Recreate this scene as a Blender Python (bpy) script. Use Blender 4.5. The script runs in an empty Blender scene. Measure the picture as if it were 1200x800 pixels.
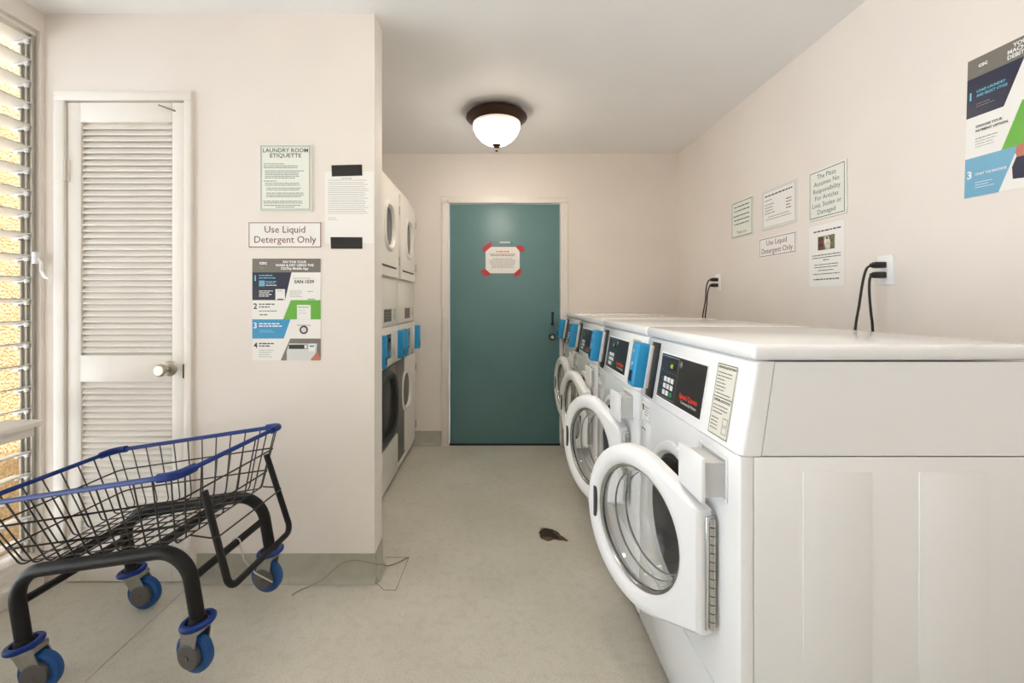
import bpy, bmesh, math, random
from mathutils import Vector, Matrix
random.seed(7)
R = math.radians
scene = bpy.context.scene
COL = scene.collection

# ------------------------------------------------------------------ camera, world, sun, exposure
F, VX, VY, H = 520.0, 582.0, 353.0, 1.215      # focal length and vanishing point in pixels of the 1200x800 frame, eye height
cam_d = bpy.data.cameras.new('camera')
cam_d.sensor_width = 36.0
cam_d.lens = 36.0 * F / 1200.0
cam_d.shift_x = (600.0 - VX) / 1200.0
cam_d.shift_y = (VY - 400.0) / 1200.0
cam_d.clip_start = 0.02
cam = bpy.data.objects.new('camera', cam_d)
cam.location = (0, 0, H)
cam.rotation_euler = (R(90), 0, 0)
COL.objects.link(cam)
scene.camera = cam

world = bpy.data.worlds.new('world')
scene.world = world
world.use_nodes = True
wn = world.node_tree
bg = wn.nodes['Background']
bg.inputs['Color'].default_value = (0.76, 0.88, 1.0, 1)
bg.inputs['Strength'].default_value = 2.7

sun_d = bpy.data.lights.new('sun', 'SUN')
sun_d.energy = 13.5
sun_d.angle = R(0.6)
sun_d.color = (1.0, 0.985, 0.96)
sun = bpy.data.objects.new('sun', sun_d)
sun.rotation_euler = Vector((-0.2, -0.08, -0.975)).to_track_quat('-Z', 'Y').to_euler()
COL.objects.link(sun)

scene.view_settings.view_transform = 'Standard'
scene.view_settings.look = 'None'
scene.view_settings.exposure = 0.6
scene.view_settings.gamma = 1.0
scene.view_settings.use_curve_mapping = False
try:
    scene.cycles.use_denoising = True
    scene.cycles.max_bounces = 14
    scene.cycles.diffuse_bounces = 8
    scene.cycles.transparent_max_bounces = 12
    scene.cycles.sample_clamp_indirect = 8.0
except Exception:
    pass

# ------------------------------------------------------------------ materials
def srgb(r, g, b):
    def c(v):
        v /= 255.0
        return v / 12.92 if v <= 0.04045 else ((v + 0.055) / 1.055) ** 2.4
    return (c(r), c(g), c(b), 1.0)

MATS = {}
def mat(name, col, rough=0.5, metal=0.0, noise=0.0, nscale=40.0, bump=0.0, bscale=None, coat=0.0, emit=None, estr=0.0, spec=0.5, col2=None):
    m = bpy.data.materials.new(name)
    m.use_nodes = True
    nt = m.node_tree
    p = nt.nodes['Principled BSDF']
    p.inputs['Roughness'].default_value = rough
    p.inputs['Metallic'].default_value = metal
    p.inputs['Coat Weight'].default_value = coat
    p.inputs['Coat Roughness'].default_value = 0.08
    p.inputs['Specular IOR Level'].default_value = spec
    p.inputs['Base Color'].default_value = col
    tc = nt.nodes.new('ShaderNodeTexCoord')
    if noise > 0 or col2:
        n = nt.nodes.new('ShaderNodeTexNoise')
        n.inputs['Scale'].default_value = nscale
        n.inputs['Detail'].default_value = 6
        nt.links.new(tc.outputs['Object'], n.inputs['Vector'])
        rmp = nt.nodes.new('ShaderNodeValToRGB')
        c2 = col2 if col2 else tuple(max(0, c * (1 - noise)) for c in col[:3]) + (1,)
        c1 = col if col2 else tuple(min(1, c * (1 + noise)) for c in col[:3]) + (1,)
        rmp.color_ramp.elements[0].position = 0.35
        rmp.color_ramp.elements[1].position = 0.65
        rmp.color_ramp.elements[0].color = c2
        rmp.color_ramp.elements[1].color = c1
        nt.links.new(n.outputs['Fac'], rmp.inputs['Fac'])
        nt.links.new(rmp.outputs['Color'], p.inputs['Base Color'])
    if bump > 0:
        n2 = nt.nodes.new('ShaderNodeTexNoise')
        n2.inputs['Scale'].default_value = bscale or nscale
        n2.inputs['Detail'].default_value = 5
        nt.links.new(tc.outputs['Object'], n2.inputs['Vector'])
        b = nt.nodes.new('ShaderNodeBump')
        b.inputs['Strength'].default_value = bump
        b.inputs['Distance'].default_value = 0.004
        nt.links.new(n2.outputs['Fac'], b.inputs['Height'])
        nt.links.new(b.outputs['Normal'], p.inputs['Normal'])
    if emit:
        p.inputs['Emission Color'].default_value = emit
        p.inputs['Emission Strength'].default_value = estr
    MATS[name] = m
    return m

mat('wall_paint', srgb(233, 226, 219), 0.6, noise=0.015, nscale=3, bump=0.06, bscale=120)
mat('ceiling_paint', srgb(244, 244, 245), 0.65, noise=0.01, nscale=2, bump=0.05, bscale=90)
mat('trim_paint', srgb(236, 231, 224), 0.4, noise=0.015, nscale=8)
mat('cove_base', srgb(170, 168, 155), 0.4, noise=0.06, nscale=20)
mat('teal_paint', srgb(97, 134, 137), 0.38, noise=0.04, nscale=3, bump=0.03, bscale=60)
mat('enamel', srgb(246, 247, 248), 0.16, spec=0.5, coat=0.4)
mat('enamel_dryer', srgb(232, 228, 220), 0.3, coat=0.15)
mat('white_plastic', srgb(246, 247, 248), 0.35)
mat('channel_grey', srgb(176, 170, 158), 0.5)
mat('grey_plastic', srgb(205, 206, 206), 0.4)
mat('dark_plastic', srgb(34, 34, 34), 0.42)
mat('black_panel', srgb(38, 37, 36), 0.3)
mat('black_void', srgb(12, 12, 12), 0.7)
mat('rubber_grey', srgb(70, 70, 70), 0.55)
mat('steel', srgb(200, 200, 198), 0.22, metal=1.0, noise=0.05, nscale=30)
mat('drum_steel', srgb(190, 190, 188), 0.3, metal=1.0, noise=0.08, nscale=14)
mat('nickel', srgb(190, 182, 168), 0.3, metal=1.0)
mat('reader_blue', srgb(40, 150, 205), 0.35)
mat('reader_side', srgb(225, 225, 225), 0.4)
mat('screen_dark', srgb(40, 52, 68), 0.15)
mat('paper', srgb(238, 237, 233), 0.6)
mat('paper_cream', srgb(236, 232, 222), 0.6)
mat('sign_green', srgb(232, 235, 226), 0.35)
mat('ink', srgb(60, 62, 62), 0.7)
mat('ink_light', srgb(150, 150, 148), 0.7)
mat('ink_maroon', srgb(120, 50, 60), 0.7)
mat('ink_white', srgb(240, 240, 240), 0.6)
mat('ink_teal', srgb(70, 95, 95), 0.7)
mat('ink_cyan', srgb(120, 200, 225), 0.6)
mat('ink_red', srgb(225, 60, 45), 0.5)
mat('poster_grey', srgb(118, 114, 106), 0.35)
mat('poster_navy', srgb(32, 38, 66), 0.35)
mat('poster_green', srgb(98, 172, 60), 0.35)
mat('poster_blue', srgb(52, 150, 200), 0.35)
mat('poster_sky', srgb(110, 170, 200), 0.35)
mat('poster_light', srgb(214, 216, 214), 0.4)
mat('skin_print', srgb(190, 120, 100), 0.5)
mat('photo_brown', srgb(96, 62, 52), 0.5, noise=0.6, nscale=60)
mat('photo_light', srgb(210, 205, 195), 0.5, noise=0.25, nscale=60)
mat('photo_green', srgb(110, 112, 80), 0.5, noise=0.4, nscale=60)
mat('black_tape', srgb(28, 26, 24), 0.5)
mat('red_tape', srgb(190, 58, 62), 0.5)
mat('label_cream', srgb(226, 224, 212), 0.5)
mat('led_green', srgb(170, 185, 40), 0.5, emit=srgb(190, 205, 40), estr=0.7)
mat('key_white', srgb(225, 225, 225), 0.5)
mat('key_green', srgb(40, 150, 95), 0.5)
mat('cart_black', srgb(20, 19, 18), 0.5, noise=0.1, nscale=60, spec=.35)
mat('cart_wire', srgb(34, 27, 22), 0.45)
mat('cart_blue', srgb(14, 48, 122), 0.45, spec=.3)
mat('wheel_blue', srgb(16, 74, 138), 0.42)
mat('hub_grey', srgb(86, 82, 80), 0.5)
mat('zinc', srgb(160, 158, 152), 0.38, metal=0.9, noise=0.08, nscale=50)
mat('cord_black', srgb(28, 28, 28), 0.45)
mat('cable_grey', srgb(196, 192, 182), 0.5)
mat('cable_dark', srgb(138, 132, 120), 0.6)
mat('seam_dark', srgb(104, 98, 84), 0.8)
mat('bronze', srgb(66, 46, 38), 0.35, metal=0.6)
mat('leaf_brown', srgb(92, 72, 50), 0.7, noise=0.35, nscale=160)
mat('concrete', srgb(208, 207, 206), 0.8, noise=0.06, nscale=8)
mat('slot_dark', srgb(60, 58, 54), 0.7)
mat('grille_grey', srgb(120, 116, 108), 0.5)
mat('dust_white', srgb(225, 222, 214), 0.9)

def node_mat(name):
    m = bpy.data.materials.new(name); m.use_nodes = True
    MATS[name] = m
    nt = m.node_tree
    return m, nt, nt.nodes['Principled BSDF'], nt.nodes['Material Output']

# vinyl floor: mottled grey-beige with fine speckle
m, nt, p, out = node_mat('vinyl')
tc = nt.nodes.new('ShaderNodeTexCoord')
n1 = nt.nodes.new('ShaderNodeTexNoise'); n1.inputs['Scale'].default_value = 2.2; n1.inputs['Detail'].default_value = 8
n2 = nt.nodes.new('ShaderNodeTexNoise'); n2.inputs['Scale'].default_value = 160; n2.inputs['Detail'].default_value = 3
n3 = nt.nodes.new('ShaderNodeTexNoise'); n3.inputs['Scale'].default_value = 26; n3.inputs['Detail'].default_value = 9
for n in (n1, n2, n3): nt.links.new(tc.outputs['Object'], n.inputs['Vector'])
r1 = nt.nodes.new('ShaderNodeValToRGB')
r1.color_ramp.elements[0].position = .3; r1.color_ramp.elements[0].color = srgb(197, 193, 180)
r1.color_ramp.elements[1].position = .7; r1.color_ramp.elements[1].color = srgb(211, 208, 197)
nt.links.new(n1.outputs['Fac'], r1.inputs['Fac'])
r2 = nt.nodes.new('ShaderNodeValToRGB')
r2.color_ramp.elements[0].position = .33; r2.color_ramp.elements[0].color = (.85, .84, .82, 1)
r2.color_ramp.elements[1].position = .5; r2.color_ramp.elements[1].color = (1, 1, 1, 1)
nt.links.new(n2.outputs['Fac'], r2.inputs['Fac'])
r3 = nt.nodes.new('ShaderNodeValToRGB')
r3.color_ramp.elements[0].position = .36; r3.color_ramp.elements[0].color = (.94, .93, .905, 1)
r3.color_ramp.elements[1].position = .5; r3.color_ramp.elements[1].color = (1, 1, 1, 1)
nt.links.new(n3.outputs['Fac'], r3.inputs['Fac'])
mx = nt.nodes.new('ShaderNodeMix'); mx.data_type = 'RGBA'; mx.blend_type = 'MULTIPLY'; mx.inputs[0].default_value = 1
nt.links.new(r1.outputs['Color'], mx.inputs[6]); nt.links.new(r2.outputs['Color'], mx.inputs[7])
mx2 = nt.nodes.new('ShaderNodeMix'); mx2.data_type = 'RGBA'; mx2.blend_type = 'MULTIPLY'; mx2.inputs[0].default_value = 1
nt.links.new(mx.outputs[2], mx2.inputs[6]); nt.links.new(r3.outputs['Color'], mx2.inputs[7])
nt.links.new(mx2.outputs[2], p.inputs['Base Color'])
p.inputs['Roughness'].default_value = 0.38
bp = nt.nodes.new('ShaderNodeBump'); bp.inputs['Strength'].default_value = .08; bp.inputs['Distance'].default_value = .003
nt.links.new(n3.outputs['Fac'], bp.inputs['Height']); nt.links.new(bp.outputs['Normal'], p.inputs['Normal'])

# rough tan stucco outside the louvres
m, nt, p, out = node_mat('stucco')
tc = nt.nodes.new('ShaderNodeTexCoord')
n1 = nt.nodes.new('ShaderNodeTexNoise'); n1.inputs['Scale'].default_value = 85; n1.inputs['Detail'].default_value = 6
nt.links.new(tc.outputs['Object'], n1.inputs['Vector'])
r1 = nt.nodes.new('ShaderNodeValToRGB')
r1.color_ramp.elements[0].position = .38; r1.color_ramp.elements[0].color = srgb(176, 146, 102)
r1.color_ramp.elements[1].position = .62; r1.color_ramp.elements[1].color = srgb(208, 184, 142)
nt.links.new(n1.outputs['Fac'], r1.inputs['Fac']); nt.links.new(r1.outputs['Color'], p.inputs['Base Color'])
p.inputs['Roughness'].default_value = .9
bp = nt.nodes.new('ShaderNodeBump'); bp.inputs['Strength'].default_value = .8; bp.inputs['Distance'].default_value = .02
nt.links.new(n1.outputs['Fac'], bp.inputs['Height']); nt.links.new(bp.outputs['Normal'], p.inputs['Normal'])

# white louvre blade that lets some daylight through
m, nt, p, out = node_mat('louver_white')
p.inputs['Base Color'].default_value = srgb(214, 210, 202); p.inputs['Roughness'].default_value = .4
tr = nt.nodes.new('ShaderNodeBsdfTranslucent'); tr.inputs['Color'].default_value = srgb(240, 238, 233)
ms = nt.nodes.new('ShaderNodeMixShader'); ms.inputs[0].default_value = .1
nt.links.new(p.outputs['BSDF'], ms.inputs[1]); nt.links.new(tr.outputs['BSDF'], ms.inputs[2])
nt.links.new(ms.outputs['Shader'], out.inputs['Surface'])

# clear moulded glass
m, nt, p, out = node_mat('clear_glass')
p.inputs['Base Color'].default_value = (.95, .96, .96, 1); p.inputs['Roughness'].default_value = .04
p.inputs['Transmission Weight'].default_value = 1.0; p.inputs['IOR'].default_value = 1.35
m, nt, p, out = node_mat('clear_plastic')
p.inputs['Base Color'].default_value = (.9, .91, .91, 1); p.inputs['Roughness'].default_value = .2
p.inputs['Alpha'].default_value = .45

# alabaster lamp bowl, lit
m, nt, p, out = node_mat('alabaster')
tc = nt.nodes.new('ShaderNodeTexCoord')
n1 = nt.nodes.new('ShaderNodeTexNoise'); n1.inputs['Scale'].default_value = 7; n1.inputs['Detail'].default_value = 4; n1.inputs['Distortion'].default_value = 1.2
nt.links.new(tc.outputs['Object'], n1.inputs['Vector'])
r1 = nt.nodes.new('ShaderNodeValToRGB')
r1.color_ramp.elements[0].position = .35; r1.color_ramp.elements[0].color = srgb(255, 232, 202)
r1.color_ramp.elements[1].position = .6; r1.color_ramp.elements[1].color = srgb(255, 248, 240)
nt.links.new(n1.outputs['Fac'], r1.inputs['Fac'])
nt.links.new(r1.outputs['Color'], p.inputs['Base Color']); nt.links.new(r1.outputs['Color'], p.inputs['Emission Color'])
sx = nt.nodes.new('ShaderNodeSeparateXYZ'); nt.links.new(tc.outputs['Object'], sx.inputs[0])
mr = nt.nodes.new('ShaderNodeMapRange'); mr.name = 'glow'; mr.interpolation_type = 'SMOOTHERSTEP'
for k, v in zip((1, 2, 3, 4), (-.085, -.20, 0.3, 29.0)): mr.inputs[k].default_value = v
nt.links.new(sx.outputs['Z'], mr.inputs[0]); nt.links.new(mr.outputs[0], p.inputs['Emission Strength'])
p.inputs['Roughness'].default_value = .25

# ------------------------------------------------------------------ mesh helpers
class MB:
    def __init__(s): s.v = []; s.f = []
    def add(s, vs, fs, M=None):
        o = len(s.v)
        s.v += [tuple(M @ Vector(v)) for v in vs] if M else [tuple(v) for v in vs]
        s.f += [tuple(i + o for i in f) for f in fs]
        return s
    def box(s, x0, x1, y0, y1, z0, z1, b=0.0, M=None, seg=2):
        if b <= 0:
            vs = [(x, y, z) for z in (z0, z1) for y in (y0, y1) for x in (x0, x1)]
            fs = [(0, 2, 3, 1), (4, 5, 7, 6), (0, 1, 5, 4), (2, 6, 7, 3), (0, 4, 6, 2), (1, 3, 7, 5)]
            return s.add(vs, fs, M)
        bm = bmesh.new()
        bmesh.ops.create_cube(bm, size=1)
        for v in bm.verts:
            v.co = Vector(((x0 + x1) / 2 + v.co.x * (x1 - x0), (y0 + y1) / 2 + v.co.y * (y1 - y0), (z0 + z1) / 2 + v.co.z * (z1 - z0)))
        b = min(b, .49 * min(abs(x1 - x0), abs(y1 - y0), abs(z1 - z0)))
        bmesh.ops.bevel(bm, geom=bm.edges[:], offset=b, segments=seg, affect='EDGES', profile=.5)
        bm.verts.index_update()
        s.add([v.co[:] for v in bm.verts], [tuple(v.index for v in f.verts) for f in bm.faces], M)
        bm.free(); return s
    def tube(s, pts, r, n=8, closed=False, caps=True, M=None):
        pts = [Vector(p) for p in pts]
        N = len(pts); vs = []; fs = []; up = None
        for i, p in enumerate(pts):
            if closed: t = (pts[(i + 1) % N] - pts[i - 1])
            elif i == 0: t = pts[1] - pts[0]
            elif i == N - 1: t = pts[-1] - pts[-2]
            else: t = (pts[i + 1] - p).normalized() + (p - pts[i - 1]).normalized()
            t = t.normalized() if t.length > 1e-9 else Vector((0, 0, 1))
            if up is None:
                up = Vector((0, 0, 1)) if abs(t.z) < .9 else Vector((1, 0, 0))
            a = (up - t * up.dot(t))
            if a.length < 1e-6: a = t.orthogonal()
            a.normalize(); bb = t.cross(a); up = a
            rr = r[i] if isinstance(r, (list, tuple)) else r
            for k in range(n):
                an = 2 * math.pi * k / n
                vs.append(p + a * math.cos(an) * rr + bb * math.sin(an) * rr)
        for i in range(N if closed else N - 1):
            j = (i + 1) % N
            for k in range(n):
                fs.append((i * n + k, i * n + (k + 1) % n, j * n + (k + 1) % n, j * n + k))
        if caps and not closed:
            fs.append(tuple(range(n - 1, -1, -1))); fs.append(tuple((N - 1) * n + k for k in range(n)))
        return s.add(vs, fs, M)
    def lathe(s, prof, n=32, M=None, closed=False, caps=True):     # profile (r, z) around Z
        vs = []; fs = []; P = len(prof)
        for r, z in prof:
            for k in range(n):
                a = 2 * math.pi * k / n
                vs.append((r * math.cos(a), r * math.sin(a), z))
        for i in range(P if closed else P - 1):
            j = (i + 1) % P
            for k in range(n):
                fs.append((i * n + k, i * n + (k + 1) % n, j * n + (k + 1) % n, j * n + k))
        if not closed and caps:
            if prof[0][0] > 1e-6: fs.append(tuple(range(n - 1, -1, -1)))
            if prof[-1][0] > 1e-6: fs.append(tuple((P - 1) * n + k for k in range(n)))
        return s.add(vs, fs, M)
    def prism(s, poly, z0, z1, M=None):
        n = len(poly)
        vs = [(x, y, z0) for x, y in poly] + [(x, y, z1) for x, y in poly]
        fs = [tuple(range(n - 1, -1, -1)), tuple(range(n, 2 * n))] + [(k, (k + 1) % n, n + (k + 1) % n, n + k) for k in range(n)]
        return s.add(vs, fs, M)
    def rings(s, loops, M=None, cap0=False, cap1=False):    # list of equal-length closed loops bridged in order
        n = len(loops[0]); vs = []; fs = []
        for l in loops: vs += [tuple(v) for v in l]
        for i in range(len(loops) - 1):
            for k in range(n):
                fs.append((i * n + k, i * n + (k + 1) % n, (i + 1) * n + (k + 1) % n, (i + 1) * n + k))
        if cap0: fs.append(tuple(range(n - 1, -1, -1)))
        if cap1: fs.append(tuple((len(loops) - 1) * n + k for k in range(n)))
        return s.add(vs, fs, M)
    def mesh(s, smooth=True, ang=35, recalc=True):
        me = bpy.data.meshes.new('mesh')
        me.from_pydata(s.v, [], s.f)
        bm = bmesh.new(); bm.from_mesh(me)
        bmesh.ops.remove_doubles(bm, verts=bm.verts, dist=1e-6)
        if recalc: bmesh.ops.recalc_face_normals(bm, faces=bm.faces)
        bm.to_mesh(me); bm.free()
        if smooth:
            for p in me.polygons: p.use_smooth = True
            me.set_sharp_from_angle(angle=R(ang))
        return me

def obj(name, data, material, parent=None, loc=(0, 0, 0), rot=(0, 0, 0), M=None):
    if isinstance(data, MB): data = data.mesh()
    if material and not data.materials: data.materials.append(MATS[material])
    o = bpy.data.objects.new(name, data)
    COL.objects.link(o)
    if parent: o.parent = parent
    if M is not None: o.matrix_local = M
    else: o.location = loc; o.rotation_euler = rot
    return o
def tag(o, label, cat, group=None):
    o['label'] = label; o['category'] = cat
    if group: o['group'] = group
    return o
def thing(name, label, cat, loc=(0, 0, 0), rot=(0, 0, 0), group=None, M=None):
    o = bpy.data.objects.new(name, None); COL.objects.link(o)
    o.empty_display_size = .1
    if M is not None: o.matrix_local = M
    else: o.location = loc; o.rotation_euler = rot
    return tag(o, label, cat, group)
def struct(name, data, material, parent=None, **k):
    o = obj(name, data, material, parent, **k)
    if not parent: o['kind'] = 'structure'
    return o
CACHE = {}
def cached(key, fn):
    if key not in CACHE:
        d = fn(); CACHE[key] = d.mesh() if isinstance(d, MB) else d
    return CACHE[key]

TXT = 0
def text_mesh(body, size, align='CENTER', width=1.0, bold=0.0, spacing=1.0):
    key = ('txt', body, size, align, width, bold, spacing)
    if key in CACHE: return CACHE[key]
    cu = bpy.data.curves.new('txt', 'FONT')
    cu.body = body; cu.size = size; cu.align_x = align; cu.align_y = 'CENTER'
    cu.resolution_u = 2; cu.space_line = spacing; cu.offset = bold
    o = bpy.data.objects.new('txt', cu)
    me = bpy.data.meshes.new_from_object(o)
    for v in me.vertices: v.co.x *= width
    bpy.data.objects.remove(o); bpy.data.curves.remove(cu)
    me.materials.clear()
    CACHE[key] = me
    return me
def lettering(parent, body, x, y, size, material, z=.0004, align='CENTER', width=1.0, bold=0.0, spacing=1.0, rot=0.0):
    me = text_mesh(body, size, align, width, bold, spacing)
    if me.materials and me.materials[0] != MATS[material]: me = me.copy(); me.materials.clear()
    return obj('lettering', me, material, parent, M=Matrix.Translation((x, y, z)) @ Matrix.Rotation(rot, 4, 'Z'))
def fine_print(parent, x0, x1, ytop, n, pitch, material, h=None, z=.0003, ragged=.3, center=False, seed=1, name='fine_print'):
    rnd = random.Random(seed); mb = MB(); h = h or pitch * .42
    for i in range(n):
        y = ytop - i * pitch
        end = x1 - (x1 - x0) * rnd.random() * ragged
        a, b = (x0, end)
        if center: c = (x0 + x1) / 2; a, b = c - (end - x0) / 2, c + (end - x0) / 2
        x = a
        while x < b - h:
            w = min(h * (1.5 + 4 * rnd.random()), b - x)
            mb.add([(x, y - h / 2, z), (x + w, y - h / 2, z), (x + w, y + h / 2, z), (x, y + h / 2, z)], [(0, 1, 2, 3)])
            x += w + h * .7
    o = obj(name, mb.mesh(False, recalc=False), material, parent); o['kind'] = 'stuff'
    return o
def patch(parent, name, poly, material, z=.0003):
    n = len(poly)
    return obj(name, MB().add([(x, y, z) for x, y in poly], [tuple(range(n))]).mesh(False, recalc=False), material, parent)
def border(parent, w, h, ins, t, material, z=.0003, name='border'):
    a, b = ins, ins + t
    o = [(a, a), (w - a, a), (w - a, h - a), (a, h - a)]; i = [(b, b), (w - b, b), (w - b, h - b), (b, h - b)]
    vs = [(x, y, z) for x, y in o + i]
    return obj(name, MB().add(vs, [(k, (k + 1) % 4, 4 + (k + 1) % 4, 4 + k) for k in range(4)]).mesh(False, recalc=False), material, parent)

# wall frames: local x = reading direction, y = up, z = out of the wall
def on_partition(X, z): return Matrix.Translation((X, Y_PART - .0005, z)) @ Matrix(((1, 0, 0, 0), (0, 0, -1, 0), (0, 1, 0, 0), (0, 0, 0, 1)))
def on_right(d, z): return Matrix.Translation((X_RIGHT - .0005, d, z)) @ Matrix(((0, 0, -1, 0), (-1, 0, 0, 0), (0, 1, 0, 0), (0, 0, 0, 1)))

# ------------------------------------------------------------------ room shell
X_LEFT, X_RIGHT, Y_FAR, Y_PART, Y_REAR = -1.96, 1.53, 3.741, 1.922, -1.5
Z_CEIL = 2.46
X_COL, Y_COLB, X_ALC = -.529, 2.047, -1.43

floor = struct('floor', MB().box(-2.1, 1.65, Y_REAR - .1, Y_FAR + .1, -.1, -.003), 'seam_dark')
obj('vinyl_sheet', MB().box(-1.314, 1.65, Y_REAR - .1, Y_FAR + .1, -.0028, 0), 'vinyl', floor)
obj('vinyl_sheet', MB().box(-2.1, -1.317, Y_REAR - .1, Y_FAR + .1, -.0028, 0), 'vinyl', floor)
ps = MB()
for a, b in (((-.527, 2.106), (-.417, 2.106)), ((-.417, 2.106), (-.424, 1.868)), ((-.424, 1.868), (-.474, 1.868)), ((-.474, 1.868), (-.523, 1.918))):
    ps.tube([(a[0], a[1], .0003), (b[0], b[1], .0003)], .0012, 5)
obj('patch_seam', ps, 'seam_dark', floor)

struct('ceiling', MB().box(-2.1, 1.65, Y_REAR - .1, Y_FAR + .1, Z_CEIL, Z_CEIL + .15), 'ceiling_paint')
struct('wall_right', MB().box(X_RIGHT, X_RIGHT + .12, Y_REAR - .1, Y_FAR + .1, 0, Z_CEIL), 'wall_paint')
# far wall round the teal door
DX0, DX1, DZ = (527 - VX) / 139, (656 - VX) / 139, 2.037
struct('wall_far', MB().box(X_ALC - .1, DX0 - .012, Y_FAR, Y_FAR + .1, 0, Z_CEIL).box(DX1 + .012, X_RIGHT, Y_FAR, Y_FAR + .1, 0, Z_CEIL)
       .box(DX0 - .012, DX1 + .012, Y_FAR, Y_FAR + .1, DZ + .012, Z_CEIL), 'wall_paint')
# partition with closet opening
CX0, CX1, CZ = -1.856, -1.349, 2.078
struct('wall_partition', MB().box(X_LEFT, CX0 - .006, Y_PART, Y_COLB, 0, Z_CEIL).box(CX1 + .006, X_COL, Y_PART, Y_COLB, 0, Z_CEIL)
       .box(CX0 - .006, CX1 + .006, Y_PART, Y_COLB, CZ + .006, Z_CEIL), 'wall_paint')
struct('wall_alcove', MB().box(X_ALC - .1, X_ALC, Y_COLB, Y_FAR, 0, Z_CEIL), 'wall_paint')
# window wall: opening from y -1.0 to 1.905, z .13 to 2.372
WY0, WY1, WZ0, WZ1 = -1.0, 1.908, .125, 2.372
struct('wall_left', MB().box(X_LEFT - .075, X_LEFT, Y_REAR - .1, WY0, 0, Z_CEIL).box(X_LEFT - .075, X_LEFT, WY1, Y_FAR, 0, Z_CEIL)
       .box(X_LEFT - .075, X_LEFT, WY0, WY1, WZ1, Z_CEIL).box(X_LEFT - .075, X_LEFT, WY0, WY1, -.1, .085), 'wall_paint')
struct('wall_rear', MB().box(-2.1, X_RIGHT, Y_REAR - .1, Y_REAR, 0, Z_CEIL), 'wall_paint')
# outdoors
struct('ground', MB().box(-14, 14, -16, 10, -.16, -.101), 'concrete')
struct('wall_outside_and_light_block', MB().box(-2.9, -2.55, 2.0, 9, -.1, 5.2).box(-4.7, -2.1, -3.2, -3.0, -.1, 5.2), 'stucco')  # second box: unseen end wall, added to cut daylight reaching the partition

def cove(name, pts, inward):      # coved vinyl base along a polyline; inward = room side normal per segment
    mb = MB()
    for (a, b), nrm in zip(zip(pts[:-1], pts[1:]), inward):
        a = Vector(a); b = Vector(b); n = Vector(nrm)
        prof = [(0, .124), (.004, .124), (.005, .03), (.010, .012), (.022, .002), (0, .002)]
        l0 = [(a.x + n.x * o, a.y + n.y * o, z) for o, z in prof]; l1 = [(b.x + n.x * o, b.y + n.y * o, z) for o, z in prof]
        mb.rings([l0, l1], cap0=True, cap1=True)
    return struct(name, mb, 'cove_base')
cove('baseboard_partition', [(CX1 + .052, Y_PART), (X_COL + .004, Y_PART), (X_COL, Y_COLB)], [(0, -1), (1, 0)])
cove('baseboard_far', [(X_ALC, Y_FAR), (DX0 - .068, Y_FAR)], [(0, -1)])

# ------------------------------------------------------------------ door_1: teal slab door at the end of the aisle
d1 = struct('door_1', MB().box(DX0, DX1, Y_FAR + .012, Y_FAR + .055, .012, DZ - .004, .002), 'teal_paint')
fr = MB()
for x0, x1 in ((DX0 - .066, DX0 - .004), (DX1 + .004, DX1 + .066)):
    fr.box(x0, x1, Y_FAR - .016, Y_FAR + .09, 0, DZ + .002, .003)
fr.box(DX0 - .066, DX1 + .066, Y_FAR - .016, Y_FAR + .09, DZ + .002, DZ + .06, .003)
obj('door_frame', fr, 'trim_paint', d1)
st = MB()
for x0, x1 in ((DX0 - .02, DX0 - .003), (DX1 + .003, DX1 + .02)): st.box(x0, x1, Y_FAR - .022, Y_FAR - .012, 0, DZ + .018, .002)
st.box(DX0 - .02, DX1 + .02, Y_FAR - .022, Y_FAR - .012, DZ + .003, DZ + .018, .002)
obj('door_stop', st, 'trim_paint', d1)
obj('threshold', MB().box(DX0 - .004, DX1 + .004, Y_FAR + .002, Y_FAR + .09, 0, .01), 'black_void', d1)
lk = obj('deadbolt', MB().lathe([(.0, -.022), (.02, -.022), (.026, -.018), (.03, -.004), (.03, .004)], 20), 'dark_plastic', d1,
         M=Matrix.Translation((.468, Y_FAR + .012, .915)) @ Matrix.Rotation(R(-90), 4, 'X') @ Matrix.Scale(-1, 4, (0, 0, 1)))
lk.matrix_local = Matrix.Translation((.468, Y_FAR + .010, .915)) @ Matrix.Rotation(R(90), 4, 'X') @ Matrix.Rotation(R(180), 4, 'X')
obj('lock_cylinder', MB().lathe([(0, -.032), (.014, -.032), (.018, -.026), (.018, -.02)], 18), 'steel', lk)
pu = MB().tube([(.473, Y_FAR + .004, 1.118), (.470, Y_FAR - .016, 1.105), (.470, Y_FAR - .016, 1.03), (.470, Y_FAR + .004, 1.02)], .006, 8)
pu.box(.458, .482, Y_FAR + .004, Y_FAR + .014, 1.012, 1.03, .002).box(.464, .484, Y_FAR + .004, Y_FAR + .014, 1.104, 1.124, .002)
obj('pull_handle', pu, 'dark_plastic', d1)

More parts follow.
